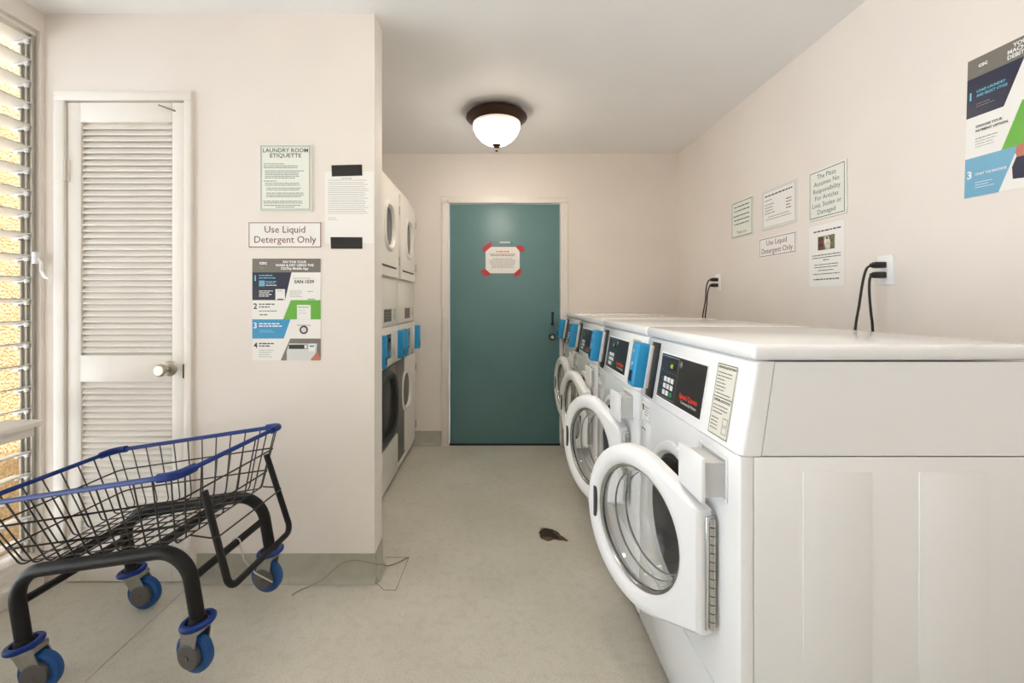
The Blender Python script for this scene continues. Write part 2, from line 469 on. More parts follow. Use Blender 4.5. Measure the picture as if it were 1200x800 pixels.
# ------------------------------------------------------------------ door_2: louvred closet door
SW = .055
d2 = struct('door_2', MB().box(CX0, CX0 + SW + .004, Y_PART - .004, Y_PART + .031, .004, CZ - .003, .003)
            .box(CX1 - SW, CX1, Y_PART - .004, Y_PART + .031, .004, CZ - .003, .003)
            .box(CX0 + SW, CX1 - SW, Y_PART - .004, Y_PART + .031, 1.990, CZ - .003, .003)
            .box(CX0 + SW, CX1 - SW, Y_PART - .004, Y_PART + .031, .866, .982, .003)
            .box(CX0 + SW, CX1 - SW, Y_PART - .004, Y_PART + .031, .004, .16, .003), 'trim_paint')
slat_me = MB().box(CX0 + SW + .002, CX1 - SW - .002, -.019, .019, -.003, .003, .002, seg=1).mesh()
zs = [1.978 - .0262 * i for i in range(39)] + [.856 - .0262 * i for i in range(27)]
for z in zs:
    obj('slat', slat_me, 'trim_paint', d2, loc=(0, Y_PART + .013, z), rot=(R(56), 0, 0))
obj('closet_back', MB().box(CX0, CX1, Y_PART + .06, Y_PART + .065, 0, CZ), 'trim_paint', d2)
fr = MB()
for x0, x1 in ((CX0 - .05, CX0 - .004), (CX1 + .004, CX1 + .036)): fr.box(x0, x1, Y_PART - .016, Y_PART + .04, 0, CZ + .002, .004)
fr.box(CX0 - .05, CX1 + .036, Y_PART - .016, Y_PART + .04, CZ + .002, CZ + .042, .004)
obj('casing', fr, 'trim_paint', d2)
obj('strike_plate', MB().box(CX1 + .001, CX1 + .005, Y_PART - .0175, Y_PART + .01, .885, .945), 'black_void', d2)
for z in (1.78, .25):
    h = obj('hinge', MB().box(CX0 - .006, CX0 + .012, Y_PART - .009, Y_PART - .003, z - .045, z + .045, .001)
            .tube([(CX0 - .003, Y_PART - .016, z - .045), (CX0 - .003, Y_PART - .016, z + .045)], .007, 8), 'trim_paint', d2)
Mk = Matrix.Translation((-1.413, Y_PART - .004, .925)) @ Matrix.Rotation(R(90), 4, 'X')
kn = obj('door_knob', MB().lathe([(0, .066), (.02, .066), (.0255, .062), (.027, .052), (.024, .04), (.017, .03), (.014, .02), (.014, .012), (.028, .008), (.033, .002), (.033, 0)], 28), 'nickel', d2, M=Mk)
obj('nail', MB().tube([(-1.388, Y_PART - .004, 2.037), (-1.442, Y_PART - .03, 2.052)], .0035, 8), 'zinc', d2)

# ------------------------------------------------------------------ window_1: louvred (jalousie) window down the left wall
w1 = struct('window_1', MB().box(X_LEFT - .10, X_LEFT + .004, WY0, WY1, .085, .125, .004).box(X_LEFT - .10, X_LEFT - .02, WY0, WY1, .125, .14, .003)
            .box(X_LEFT - .12, X_LEFT - .02, WY0, WY1, WZ1 - .02, WZ1, .003), 'trim_paint')
obj('sill_board', MB().box(X_LEFT, X_LEFT + .022, WY0, Y_PART - .02, .0, .085, .004).box(X_LEFT, X_LEFT + .045, WY0, Y_PART - .02, .06, .088, .006), 'trim_paint', w1)
secs = [(.955, WY1 - .008), (-.02, .92), (-.995, -.055)]
for i, (a, b) in enumerate(secs):
    sl = cached(('louver', i), lambda: MB().box(-.0465, .0465, a + .004, b - .004, -.003, .003, .0015, seg=1))
    for k in range(24):
        z = 2.326 - .0925 * k
        obj('louver', sl, 'louver_white', w1, loc=(X_LEFT - .066, 0, z), rot=(0, R(-11), 0))
    for y, s in ((a, 1), (b, -1)):
        ch = MB()
        for x0, x1 in ((-.026, -.018), (-.048, -.042), (-.074, -.066)): ch.box(X_LEFT + x0, X_LEFT + x1, min(y, y + s * .010), max(y, y + s * .010), .14, WZ1 - .02, .0015)
        ch.box(X_LEFT - .074, X_LEFT - .02, min(y, y - s * .002), max(y, y - s * .002), .14, WZ1 - .02)
        obj('clip_channel', ch, 'channel_grey', w1)
    clip = cached(('clip',), lambda: MB().box(-.034, .034, -.006, .006, -.012, -.004, .002).box(.012, .03, -.006, .006, -.02, .005, .002).box(-.03, -.012, -.005, .005, -.018, .003, .002))
    for k in range(24):
        obj('blade_clip', clip, 'grey_plastic', w1, loc=(X_LEFT - .062, b - .012, 2.326 - .0925 * k), rot=(0, R(-11), 0))
for a in (.9375, -.0375): obj('mullion', MB().box(X_LEFT - .12, X_LEFT - .005, a - .0165, a + .0165, .126, WZ1, .003), 'trim_paint', w1)
obj('crank_handle', MB().tube([(X_LEFT - .004, 1.895, 1.40), (X_LEFT + .018, 1.893, 1.38), (X_LEFT + .02, 1.89, 1.345), (X_LEFT + .05, 1.875, 1.318), (X_LEFT + .075, 1.87, 1.312)], [.006, .006, .006, .006, .004], 8)
    .box(X_LEFT - .012, X_LEFT + .004, 1.88, 1.904, 1.375, 1.425, .003), 'white_plastic', w1)

t = thing('window_shelf', 'white wooden shelf with post mounted across the louvred window', 'shelf', (X_LEFT + .06, 1.45, 0))
obj('shelf_board', MB().box(-.10, .055, -.6, .365, .712, .733, .004), 'trim_paint', t)
obj('apron', MB().box(-.02, .03, -.58, .345, .672, .711, .003), 'trim_paint', t)
obj('post', MB().box(-.045, .0, .165, .20, .3, .711, .003).box(-.045, 0, .165, .2, .734, 1.13, .003), 'trim_paint', t)

# ------------------------------------------------------------------ ceiling lamp, plus an added fill lamp out of view
MATS['alabaster_fill'] = MATS['alabaster'].copy()  # stronger glow for the added lamp above the camera
MATS['alabaster_fill'].node_tree.nodes['glow'].inputs[4].default_value = 32.0
def ceiling_lamp(label, x, y, bowl='alabaster'):
    t = thing('ceiling_lamp', label, 'lamp', (x, y, Z_CEIL), group='flush ceiling lamps')
    obj('rim', MB().lathe([(.12, 0), (.15, -.004), (.168, -.012), (.185, -.022), (.198, -.036), (.2, -.046), (.196, -.052), (.176, -.066), (.162, -.078), (.154, -.082), (.15, -.07), (.12, -.03)], 56, closed=True), 'bronze', t)
    obj('glass_bowl', MB().lathe([(.155, -.076), (.157, -.09), (.15, -.12), (.132, -.155), (.105, -.185), (.072, -.207), (.035, -.22), (.004, -.224)], 48, caps=False), bowl, t)
    obj('finial', MB().lathe([(.004, -.213), (.03, -.216), (.031, -.221), (.022, -.228), (.014, -.236), (.009, -.242), (.0085, -.25), (.010, -.254), (.007, -.262), (.001, -.266)], 24), 'bronze', t)
ceiling_lamp('round bronze flush ceiling lamp with lit alabaster glass bowl above the aisle', 0.0, 2.91)
ceiling_lamp('added round bronze fill lamp, unseen above the viewer, brightening the front room', .05, .85, 'alabaster_fill')  # added lamp, out of view, lifts the near floor, walls and ceiling

# ------------------------------------------------------------------ washers
WW, WD = .686, .645
HINGE_Y, DC_Y, DC_Z, DR = .106, .350, .565, .228
XC = .033                                   # console lean over its height
def console_x(z): return XC * (z - .879) / (1.085 - .879)
# matrix for things lying on the leaning console: local x = -y of the washer (reading direction), y = up the slope, z = out
def on_console(y, z, off=.0):
    ang = math.atan2(XC, 1.085 - .879)
    ey = Vector((math.sin(ang), 0, math.cos(ang))); ex = Vector((0, -1, 0)); ez = ex.cross(ey)
    p = Vector((console_x(z), y, z)) + ez * off
    return Matrix(((ex.x, ey.x, ez.x, p.x), (ex.y, ey.y, ez.y, p.y), (ex.z, ey.z, ez.z, p.z), (0, 0, 0, 1)))
def on_front(y, z, off=.0005):
    return Matrix(((0, 0, -1, -off), (-1, 0, 0, y), (0, 1, 0, z), (0, 0, 0, 1)))

def rect_loop(x, y0, y1, z0, z1, cy, cz, n, rc=.0):
    pts = []
    for k in range(n):
        a = 2 * math.pi * k / n
        dy, dz = math.cos(a), math.sin(a)
        ty = ((y1 - cy) / dy if dy > 1e-9 else (y0 - cy) / dy if dy < -1e-9 else 1e9)
        tz = ((z1 - cz) / dz if dz > 1e-9 else (z0 - cz) / dz if dz < -1e-9 else 1e9)
        tt = min(ty, tz)
        pts.append((x, cy + dy * tt, cz + dz * tt))
    # snap nearest points to the corners
    for y in (y0, y1):
        for z in (z0, z1):
            k = min(range(n), key=lambda i: (pts[i][1] - y) ** 2 + (pts[i][2] - z) ** 2)
            pts[k] = (x, y, z)
    return pts
def circ_loop(x, r, cy, cz, n): return [(x, cy + r * math.cos(2 * math.pi * k / n), cz + r * math.sin(2 * math.pi * k / n)) for k in range(n)]
def door_outline(r, hy, hz, n=48):
    # rounded door: circle joined to a straight hinge edge (local y from hinge, z from door centre)
    cy = DC_Y - HINGE_Y
    pts = []
    a0 = math.acos(max(-1, min(1, 0)))
    # tangent angle from hinge corner to circle
    dx, dz = hy - cy, hz
    dist = math.hypot(dx, dz); base = math.atan2(dz, dx); th = math.acos(min(1, r / dist))
    ta = base - th                          # upper tangent point angle
    tp = (cy + r * math.cos(ta), r * math.sin(ta))
    for k in range(4): pts.append((hy, hz * k / 4))
    for k in range(4): pts.append((hy + (tp[0] - hy) * k / 4, hz + (tp[1] - hz) * k / 4))
    steps = n - 4
    for k in range(steps + 1):
        a = ta - 2 * ta * k / steps
        pts.append((cy + r * math.cos(a), r * math.sin(a)))
    for k in range(3, -1, -1): pts.append((hy + (tp[0] - hy) * k / 4, -(hz + (tp[1] - hz) * k / 4)))
    for k in range(3, 0, -1): pts.append((hy, -hz * k / 4))
    return pts

def washer(label, X, d0, angle, drawer_out=.05, detail=True):
    t = thing('washing_machine', label, 'washing machine', (X, d0, 0), group='row of front-loading washers along the right wall')
    N = 64
    # cabinet: sides, back, floor of the box
    obj('cabinet', cached('w_cab', lambda: MB().box(.03, WD, .001, .006, .045, .876, .002).box(.03, WD, WW - .006, WW - .001, .045, .876, .002)
        .box(WD - .006, WD, .006, WW - .006, .045, .876).box(.03, WD - .006, .006, WW - .006, .045, .05)
        .box(.136, .286, -.0006, .001, .1, .844, .0008).box(.388, .54, -.0006, .001, .1, .844, .0008)), 'enamel', t)
    def front():
        mb = MB()
        y0, y1, z0, z1 = .002, WW - .002, .045, .876
        mb.rings([circ_loop(.10, .182, DC_Y, DC_Z, N), circ_loop(.012, .192, DC_Y, DC_Z, N), circ_loop(.002, .200, DC_Y, DC_Z, N), circ_loop(0, .212, DC_Y, DC_Z, N),
                  rect_loop(0, y0 + .014, y1 - .014, z0 + .004, z1 - .002, DC_Y, DC_Z, N), rect_loop(.004, y0 + .004, y1 - .004, z0 + .002, z1 - .001, DC_Y, DC_Z, N),
                  rect_loop(.014, y0, y1, z0, z1, DC_Y, DC_Z, N), rect_loop(.0285, y0, y1, z0, z1, DC_Y, DC_Z, N)])
        return mb
    obj('front_panel', cached('w_front', front), 'enamel', t)
    obj('lower_panel', cached('w_low', lambda: MB().box(-.006, .004, .02, WW - .02, .06, .29, .004)), 'enamel', t)
    obj('bezel', cached('w_bez', lambda: MB().lathe([(.19, -.002), (.2, .010), (.212, .012), (.226, .006), (.228, -.004)], N, caps=False, M=Matrix.Translation((0, DC_Y, DC_Z)) @ Matrix.Rotation(R(-90), 4, 'Y'))), 'white_plastic', t)
    obj('door_gasket', cached('w_gas', lambda: MB().lathe([(.191, -.004), (.18, .004), (.166, -.01), (.158, -.035), (.162, -.09), (.18, -.1)], N, caps=False, M=Matrix.Translation((0, DC_Y, DC_Z)) @ Matrix.Rotation(R(-90), 4, 'Y'))), 'rubber_grey', t)
    obj('drum', cached('w_drum', lambda: MB().lathe([(.165, -.09), (.25, -.1), (.25, -.45), (.2, -.46), (0.001, -.46)], N, caps=False, M=Matrix.Translation((0, DC_Y, DC_Z)) @ Matrix.Rotation(R(-90), 4, 'Y'))), 'drum_steel', t)
    for fy in (.06, WW - .06):
        for fx in (.06, WD - .06):
            obj('foot', cached('w_foot', lambda: MB().lathe([(.022, 0), (.024, .008), (.012, .014), (.010, .05)], 14)), 'dark_plastic', t, loc=(fx, fy, 0))
    # console (leaning) and top
    def console():
        prof = [(.0, .8785), (.004, .8775), (.045, .8775), (.075, 1.0835), (XC + .006, 1.0835), (XC, 1.081)]
        mb = MB()
        loops = []
        for y, ins in ((.002, .010), (.006, .004), (.014, 0.0), (WW - .014, 0.0), (WW - .006, .004), (WW - .002, .010)):
            loops.append([(min(x + ins, .07) if i in (0, 1, 4, 5) else x, y, z) for i, (x, z) in enumerate(prof)])
        mb.rings(loops, cap0=True, cap1=True)
        return mb
    obj('console', cached('w_con', console), 'enamel', t)
    obj('upper_side_panel', cached('w_ups', lambda: MB().rings([[(.047, y, .8785), (WD, y, .8785), (WD, y, 1.083), (.077, y, 1.083)] for y in (.002, WW - .002)], cap0=True, cap1=True)), 'enamel', t)
    obj('top', cached('w_top', lambda: MB().box(XC - .006, WD + .006, -.002, WW + .002, 1.086, 1.121, .012, seg=3)), 'enamel', t)
    # ---- control panel
    cp = obj('control_panel', cached('w_cp', lambda: MB().box(0, .315, 0, .142, 0, .002, .0008, seg=1)), 'black_panel', t, M=on_console(.515, .904, .0005))
    obj('panel_trim', cached('w_cpt', lambda: MB().rings([[(x, y, 0) for x, y in ((-.004, -.004), (.319, -.004), (.319, .146), (-.004, .146))], [(x, y, .0012) for x, y in ((-.004, -.004), (.319, -.004), (.319, .146), (-.004, .146))],
        [(x, y, .0012) for x, y in ((0, 0), (.315, 0), (.315, .142), (0, .142))]])), 'white_plastic', cp)
    obj('keypad_frame', cached('w_kf', lambda: MB().rings([[(x, y, .0023) for x, y in ((.006, .005), (.142, .005), (.142, .137), (.006, .137))], [(x, y, .0023) for x, y in ((.008, .007), (.140, .007), (.140, .135), (.008, .135))]])), 'ink_light', cp)
    obj('display', cached('w_dis', lambda: MB().box(.068, .122, .098, .118, .002, .003)), 'dark_plastic', cp)
    lettering(cp, '60', .092, .108, .02, 'led_green', z=.0032)
    for r_ in range(3):
        for c_ in range(3):
            g = (r_ == 2 and c_ == 2)

            o = cached('w_key2' if g else 'w_key1', lambda: MB().box(-.0095, .0095, -.0075, .0075, 0, .002, .0006, seg=1))
            obj('button', o, 'key_green' if g else 'key_white', cp, loc=(.058 + c_ * .027, .064 - r_ * .021, .0021))
    obj('fine_print', cached('w_fp1', lambda: fp_mesh([(.056 + i * .022, .086, .012) for i in range(4)] + [(.02, .09, .014), (.02, .064, .014), (.02, .043, .014), (.02, .022, .014)], .0024)), 'ink_light', cp, loc=(0, 0, .0024))['kind'] = 'stuff'
    lettering(cp, 'Speed Queen', .232, .036, .021, 'ink_red', z=.0024, bold=.0004)
    lettering(cp, 'Commercial Home', .238, .019, .0125, 'ink_white', z=.0024)
    obj('badge', cached('w_badge', lambda: MB().lathe([(.0, .003), (.007, .003), (.010, .0015), (.010, 0)], 18)), 'steel', cp, loc=(.156, .122, .002))
    # ---- instruction label
    il = obj('instruction_label', cached('w_il', lambda: MB().box(0, .092, 0, .176, 0, .0012)), 'label_cream', t, M=on_console(.152, .889, .0004))
    border(il, .092, .176, .0015, .0018, 'ink', z=.0014)
    patch(il, 'divider', [(.002, .0925), (.09, .0925), (.09, .0945), (.002, .0945)], 'ink', z=.0014)
    lettering(il, 'OPERATING INSTRUCTIONS', .046, .166, .0085, 'ink', z=.0015, width=.72, bold=.0002)
    fine_print(il, .008, .084, .153, 7, .0085, 'ink', z=.0014, ragged=.6, seed=3, h=.0022)
    lettering(il, 'DISPENSER INSTRUCTIONS', .046, .085, .0085, 'ink', z=.0015, width=.72, bold=.0002)
    fine_print(il, .008, .084, .073, 3, .0085, 'ink', z=.0014, ragged=.5, seed=4, h=.0022)
    fine_print(il, .008, .05, .042, 4, .0085, 'ink', z=.0014, ragged=.3, seed=5, h=.0022)
    for yy in (.012, .032): border_at(il, .062, yy, .022, .017, .0012, 'ink', .0014)
    # ---- card reader
    bp_ = obj('reader_plate', cached('w_rp', lambda: MB().box(0, .066, 0, .19, 0, .004, .001)), 'dark_plastic', t, M=on_console(.612, .884, .0005))
    def reader():
        return MB().box(0, .062, .0, .158, .013, .062, .009, seg=3)
    rd = obj('card_reader', cached('w_rd', reader), 'reader_blue', t, M=on_console(.655, .905, .0))
    obj('reader_case', cached('w_rc', lambda: MB().box(.002, .0640, .003, .155, .003, .020, .004)), 'reader_side', rd)
    obj('reader_slot', cached('w_rs', lambda: MB().box(.012, .044, .016, .056, .058, .0632, .001)), 'dark_plastic', rd)
    obj('reader_screen', cached('w_rsc', lambda: MB().box(.017, .041, .020, .052, .0625, .0638)), 'screen_dark', rd)
    obj('fine_print', cached('w_fp2', lambda: fp_mesh([(.018, .084, .026), (.020, .079, .022), (.018, .074, .018), (.02, .128, .018), (.02, .122, .014)], .003)), 'ink_white', rd, loc=(0, 0, .0623))['kind'] = 'stuff'
    # ---- stickers below the console
    sk = obj('sticker', cached('w_sk', lambda: MB().box(0, .075, 0, .062, 0, .0008)), 'paper', t, M=on_front(.645, .79))
    border_at(sk, .024, .004, .048, .052, .0015, 'ink', .001)
    fine_print(sk, .03, .068, .05, 4, .009, 'ink', z=.001, seed=9, h=.003)
    patch(sk, 'print_block', [(.003, .035), (.018, .035), (.018, .058), (.003, .058)], 'ink', z=.001)
    sk2 = obj('sticker', cached('w_sk2', lambda: MB().box(0, .036, 0, .014, 0, .0008)), 'paper', t, M=on_front(.648, .752))
    patch(sk2, 'print_block', [(.002, .002), (.016, .002), (.016, .012), (.002, .012)], 'poster_navy', z=.001)
    patch(sk2, 'print_block', [(.024, .002), (.034, .002), (.034, .012), (.024, .012)], 'ink', z=.001)
    # ---- detergent drawer, pulled out
    def pocket():
        return MB().box(-.003, .0, .052, .188, .848, .856, .001).box(-.003, .0, .052, .188, .752, .760, .001).box(-.003, .0, .052, .060, .760, .848, .001).box(-.003, .0, .180, .188, .760, .848, .001)
    obj('drawer_frame', cached('w_pocket', pocket), 'white_plastic', t)
    obj('drawer_recess', cached('w_rec', lambda: MB().box(-.0008, .0002, .060, .180, .760, .848)), 'grey_plastic', t)
    dw = obj('detergent_drawer', cached('w_dw', lambda: MB().box(-.010, .0, -.004, .128, -.008, .096, .003)), 'white_plastic', t, loc=(-drawer_out, .058, .758))
    if drawer_out > .01:
        dl = drawer_out - .0015
        obj('drawer_tray', MB().box(0, dl, .004, .0065, .004, .082).box(0, dl, .1175, .12, .004, .082).box(0, dl, .0065, .1175, .004, .0065).box(0, dl, .06, .0625, .0065, .07), 'clear_plastic', dw)
        obj('tray_cover', MB().box(.004, dl, .0065, .1175, .08, .083, .001), 'grey_plastic', dw)
    # ---- door
    def dface():
        cy = DC_Y - HINGE_Y; n = 48
        L = lambda r, hy, hz, x: [(x, y, z) for y, z in door_outline(r, hy, hz, n)]
        m_ = len(L(.2, 0, .15, 0))
        o = L(DR, .0, .15, 0)
        # inner hole loop, parametrised by the angle of the outer loop points
        def inner(r, x):
            return [(x, cy + r * math.cos(a), r * math.sin(a)) for a in [math.atan2(p[2], p[1] - cy) for p in o]]
        return MB().rings([inner(.172, .004), inner(.168, -.012), inner(.172, -.028), inner(.182, -.037), inner(.2, -.040),
                           L(DR - .012, .012, .143, -.038), L(DR - .004, .004, .148, -.031), L(DR, 0, .15, -.018), L(DR, 0, .15, 0), inner(.172, .004)])
    dr = obj('door', cached('w_door', dface), 'white_plastic', t, loc=(-.012, HINGE_Y, DC_Z), rot=(0, 0, angle))
    cy = DC_Y - HINGE_Y
    Md = Matrix.Translation((0, cy, 0)) @ Matrix.Rotation(R(-90), 4, 'Y')
    obj('glass_bowl', cached('w_bowl', lambda: MB().lathe([(.172, .016), (.160, .004), (.152, -.03), (.140, -.075), (.125, -.095), (.09, -.108), (.04, -.114), (.001, -.115),
        (.001, -.109), (.04, -.108), (.088, -.102), (.12, -.09), (.134, -.072), (.146, -.03), (.153, .006), (.166, .021), (.172, .021)], 56, closed=True, M=Md)), 'clear_glass', dr)
    obj('glass_ring', cached('w_ring', lambda: MB().lathe([(.1735, .018), (.171, .0265), (.166, .025), (.163, .018), (.164, .012)], 56, closed=True, M=Md)), 'steel', dr)
    obj('glass_ridge', cached('w_ridge', lambda: MB().lathe([(.1515, -.026), (.1535, -.024), (.1535, -.020), (.1515, -.019)], 56, closed=True, M=Md).lathe([(.1435, -.060), (.1455, -.058), (.1455, -.054), (.1435, -.053)], 56, closed=True, M=Md)), 'grey_plastic', dr)
    obj('door_handle', cached('w_hand', lambda: MB().box(-.0405, -.030, cy + .1745, cy + .188, -.05, .05, .004)), 'rubber_grey', dr)
    def hinge():
        mb = MB().box(-.022, .010, -.006, .0, -.135, .135, .001)
        for k in range(13): mb.tube([(-.006, -.008, -.133 + k * .0205), (-.006, -.008, -.133 + k * .0205 + .018)], .0075, 10)
        return mb
    obj('hinge', cached('w_hinge', hinge), 'steel', dr)
    return t
def fp_mesh(rows, h):
    mb = MB(); rnd = random.Random(2)
    for x, y, w in rows:
        e = x + w
        while x < e - h * .5:
            ww = min(h * (1 + 2 * rnd.random()), e - x)
            mb.add([(x, y - h / 2, 0), (x + ww, y - h / 2, 0), (x + ww, y + h / 2, 0), (x, y + h / 2, 0)], [(0, 1, 2, 3)])
            x += ww + h * .6
    return mb.mesh(False, recalc=False)
def border_at(parent, x, y, w, h, t_, material, z, name='border'):
    o = [(x, y), (x + w, y), (x + w, y + h), (x, y + h)]; i = [(x + t_, y + t_), (x + w - t_, y + t_), (x + w - t_, y + h - t_), (x + t_, y + h - t_)]
    return obj(name, MB().add([(a, b, z) for a, b in o + i], [(k, (k + 1) % 4, 4 + (k + 1) % 4, 4 + k) for k in range(4)]).mesh(False, recalc=False), material, parent)

washer('white front-loading washer nearest the camera, its side panel fully in view', .53, .964, R(22.5))
washer('white front-loading washer with wide open door, second from the camera', .53, .964 + .69, R(19.5))
washer('white front-loading washer with door ajar, second from the teal door', .533, .964 + 1.38, R(9), .02)
washer('white front-loading washer standing beside the teal door, farthest in the row', .555, .964 + 2.07, R(5), .02)

# ------------------------------------------------------------------ stacked dryers
SWD = .616
def stadium(cy, cz, w, h, n=32):
    pts = []
    for k in range(n):
        a = 2 * math.pi * k / n
        c, s_ = math.cos(a), math.sin(a)
        pts.append((cy + w / 2 * math.copysign(abs(c) ** .75, c), cz + h / 2 * math.copysign(abs(s_) ** .75, s_)))
    return pts
def dryer_door(parent, z0, z1, cz, cut=False, angle=0.0, gasket=False):
    # door hinged on its far edge; local y runs from hinge towards the camera
    L = .55
    if cut: poly = [(0, z0), (-L, z0), (-L, z1 - .12), (-L + .10, z1), (0, z1)]
    else: poly = [(0, z0), (-L, z0), (-L, z1), (0, z1)]
    cy = -.27
    n = 40
    win = stadium(cy, cz, .25, .28, n)
    def outer(x, ins):
        P = [(y + (ins if y < -L / 2 else -ins), z + (ins if z < cz else -ins)) for y, z in poly]
        out = []
        for k in range(n):
            a = 2 * math.pi * k / n
            d = (math.cos(a), math.sin(a)); best = None
            for (p, q) in zip(P, P[1:] + P[:1]):
                ex, ez = q[0] - p[0], q[1] - p[1]
                den = d[0] * ez - d[1] * ex
                if abs(den) < 1e-12: continue
                t_ = ((p[0] - cy) * ez - (p[1] - cz) * ex) / den
                s_ = ((p[0] - cy) * d[1] - (p[1] - cz) * d[0]) / den
                if t_ > 0 and -1e-6 <= s_ <= 1 + 1e-6: best = t_ if best is None else min(best, t_)
            out.append((x, cy + d[0] * best, cz + d[1] * best))
        for (y, z) in P:
            k = min(range(n), key=lambda i: (out[i][1] - y) ** 2 + (out[i][2] - z) ** 2); out[k] = (x, y, z)
        return out
    W = lambda x, s_: [(x, cy + (y - cy) * s_, cz + (z - cz) * s_) for y, z in win]
    mb = MB().rings([W(.002, .86), W(.022, .88), W(.034, .95), W(.034, 1.06), W(.022, 1.14), outer(.022, .004), outer(.018, 0), outer(.002, 0), W(.002, .86)])
    o = obj('dryer_door', mb, 'enamel_dryer', parent, loc=(.002, SWD - .03, 0), rot=(0, 0, angle))
    obj('door_window', MB().prism([(y, z) for y, z in [(cy + (y - cy) * .88, cz + (z - cz) * .88) for y, z in win]], .008, .012, M=Matrix(((0, 0, 1, 0), (1, 0, 0, 0), (0, 1, 0, 0), (0, 0, 0, 1)))), 'screen_dark', o)
    for hz in (z0 + .12, z1 - .12): obj('hinge', MB().box(.006, .028, -.004, .022, hz - .03, hz + .03, .003), 'nickel', o)
    if gasket: obj('door_liner', MB().rings([outer(-.002, .02), outer(-.03, .035), W(-.03, 1.0), W(-.002, .95)]), 'rubber_grey', o)
    return o
def stack(label, d0, open_lower):
    t = thing('stacked_dryer', label, 'dryer', (-.70, d0, 0), group='stacked dryers in the left alcove')
    obj('cabinet', MB().box(-.68, -.004, .002, SWD - .002, .03, .80, .004).box(-.68, -.004, .002, SWD - .002, 1.052, 1.98, .004), 'enamel_dryer', t)
    obj('base_plinth', MB().box(-.66, -.03, .02, SWD - .02, 0, .03), 'dark_plastic', t)
    obj('top', MB().box(-.68, .006, 0, SWD, 1.98, 2.012, .008), 'enamel_dryer', t)
    obj('console', MB().box(-.68, .012, .001, SWD - .001, .80, 1.052, .008), 'enamel_dryer', t)
    dryer_door(t, 1.372, 1.966, 1.69)
    obj('lint_slot', MB().box(.0, .0262, .09, .5, 1.43, 1.44), 'slot_dark', t)
    obj('access_panel', MB().box(-.004, .008, .012, SWD - .012, 1.058, 1.358, .003), 'enamel_dryer', t)
    g = obj('grille', MB().box(.008, .0095, .24, .43, 1.085, 1.165), 'grille_grey', t)
    mb = MB()
    for i in range(6):
        for j in range(4): mb.box(.0095, .010, .25 + i * .03, .268 + i * .03, 1.092 + j * .018, 1.102 + j * .018)
    obj('vent_hole', mb, 'dark_plastic', g)
    fp = fine_print(t, -.56, -.47, 1.16, 5, .016, 'ink_light', seed=11, h=.006)
    fp.matrix_local = Matrix(((0, 0, 1, .0085), (-1, 0, 0, 0), (0, 1, 0, 0), (0, 0, 0, 1)))
    # console: two card readers with displays between
    cp = obj('control_panel', MB().box(.012, .015, .20, .40, .85, 1.005, .001), 'black_panel', t)
    for yy in (.23, .33): obj('display', MB().box(.015, .0165, yy, yy + .05, .955, .98), 'screen_dark', cp)
    obj('print_block', MB().box(.015, .0160, .23, .30, .87, .90).box(.015, .016, .32, .38, .87, .9), 'poster_blue', cp)
    for yy in (.015, .505):
        rd = obj('card_reader', MB().box(.03, .07, yy, yy + .066, .83, 1.02, .008, seg=3), 'reader_blue', t)
        obj('reader_case', MB().box(.012, .04, yy + .003, yy + .063, .836, 1.014, .004), 'reader_side', rd)
        obj('reader_screen', MB().box(.07, .0712, yy + .018, yy + .048, .85, .895), 'dark_plastic', rd)
    # lower dryer
    if open_lower:
        o = obj('drum_opening', MB().rings([[(.004, y, z) for y, z in stadium(.30, .545, .58, .47, 40)], [(.02, y, z) for y, z in stadium(.30, .545, .54, .44, 40)], [(.012, y, z) for y, z in stadium(.30, .545, .46, .37, 40)], [(.001, y, z) for y, z in stadium(.30, .545, .44, .35, 40)]], cap1=True), 'dark_plastic', t)
        obj('opening_trim', MB().rings([[(.02, y, z) for y, z in stadium(.30, .545, .54, .44, 40)], [(.028, y, z) for y, z in stadium(.30, .545, .52, .42, 40)], [(.02, y, z) for y, z in stadium(.30, .545, .47, .38, 40)]]), 'rubber_grey', o)
        obj('front_surround', MB().box(-.004, .003, .012, SWD - .004, .30, .79, .001), 'black_panel', t)
        obj('kick_panel', MB().box(-.004, .012, .004, SWD - .004, .035, .30, .006), 'enamel_dryer', t)
    else:
        obj('front_surround', MB().box(-.004, .001, .012, SWD - .012, .06, .79), 'black_panel', t)
        dryer_door(t, .075, .79, .54, cut=True, angle=R(-4), gasket=True)
        obj('kick_panel', MB().box(-.004, .006, .004, SWD - .004, .035, .07, .003), 'enamel_dryer', t)
    return t
stack('stacked white dryer half hidden by the partition, its lower opening dark', 2.484, True)
stack('stacked white dryer in the far corner, its lower door slightly ajar', 3.102, False)

# ------------------------------------------------------------------ laundry cart (its right-hand wheels are off the floor)
Mc = Matrix.Translation((-1.444, 1.38, -.003)) @ Matrix.Rotation(R(-4), 4, 'Z') @ Matrix.Rotation(R(-10), 4, 'Y')
cart = thing('laundry_cart', 'tilted laundry cart with black wire basket, blue rails and blue wheels', 'cart', M=Mc)
LU, LW, ZA = .578, .377, .375
def bend(pts, r, seg=7):
    pts = [Vector(p) for p in pts]; out = [pts[0]]
    for i in range(1, len(pts) - 1):
        a = (pts[i - 1] - pts[i]).normalized(); b = (pts[i + 1] - pts[i]).normalized()
        ang = a.angle(b); tl = r / math.tan(ang / 2)
        c = pts[i] + (a + b).normalized() * (r / math.sin(ang / 2))
        p0 = pts[i] + a * tl; p1 = pts[i] + b * tl
        v0 = p0 - c; v1 = p1 - c; th = v0.angle(v1)
        for k in range(seg + 1):
            f = k / seg
            out.append(c + (v0 * math.sin((1 - f) * th) + v1 * math.sin(f * th)) / math.sin(th))
    out.append(pts[-1]); return out
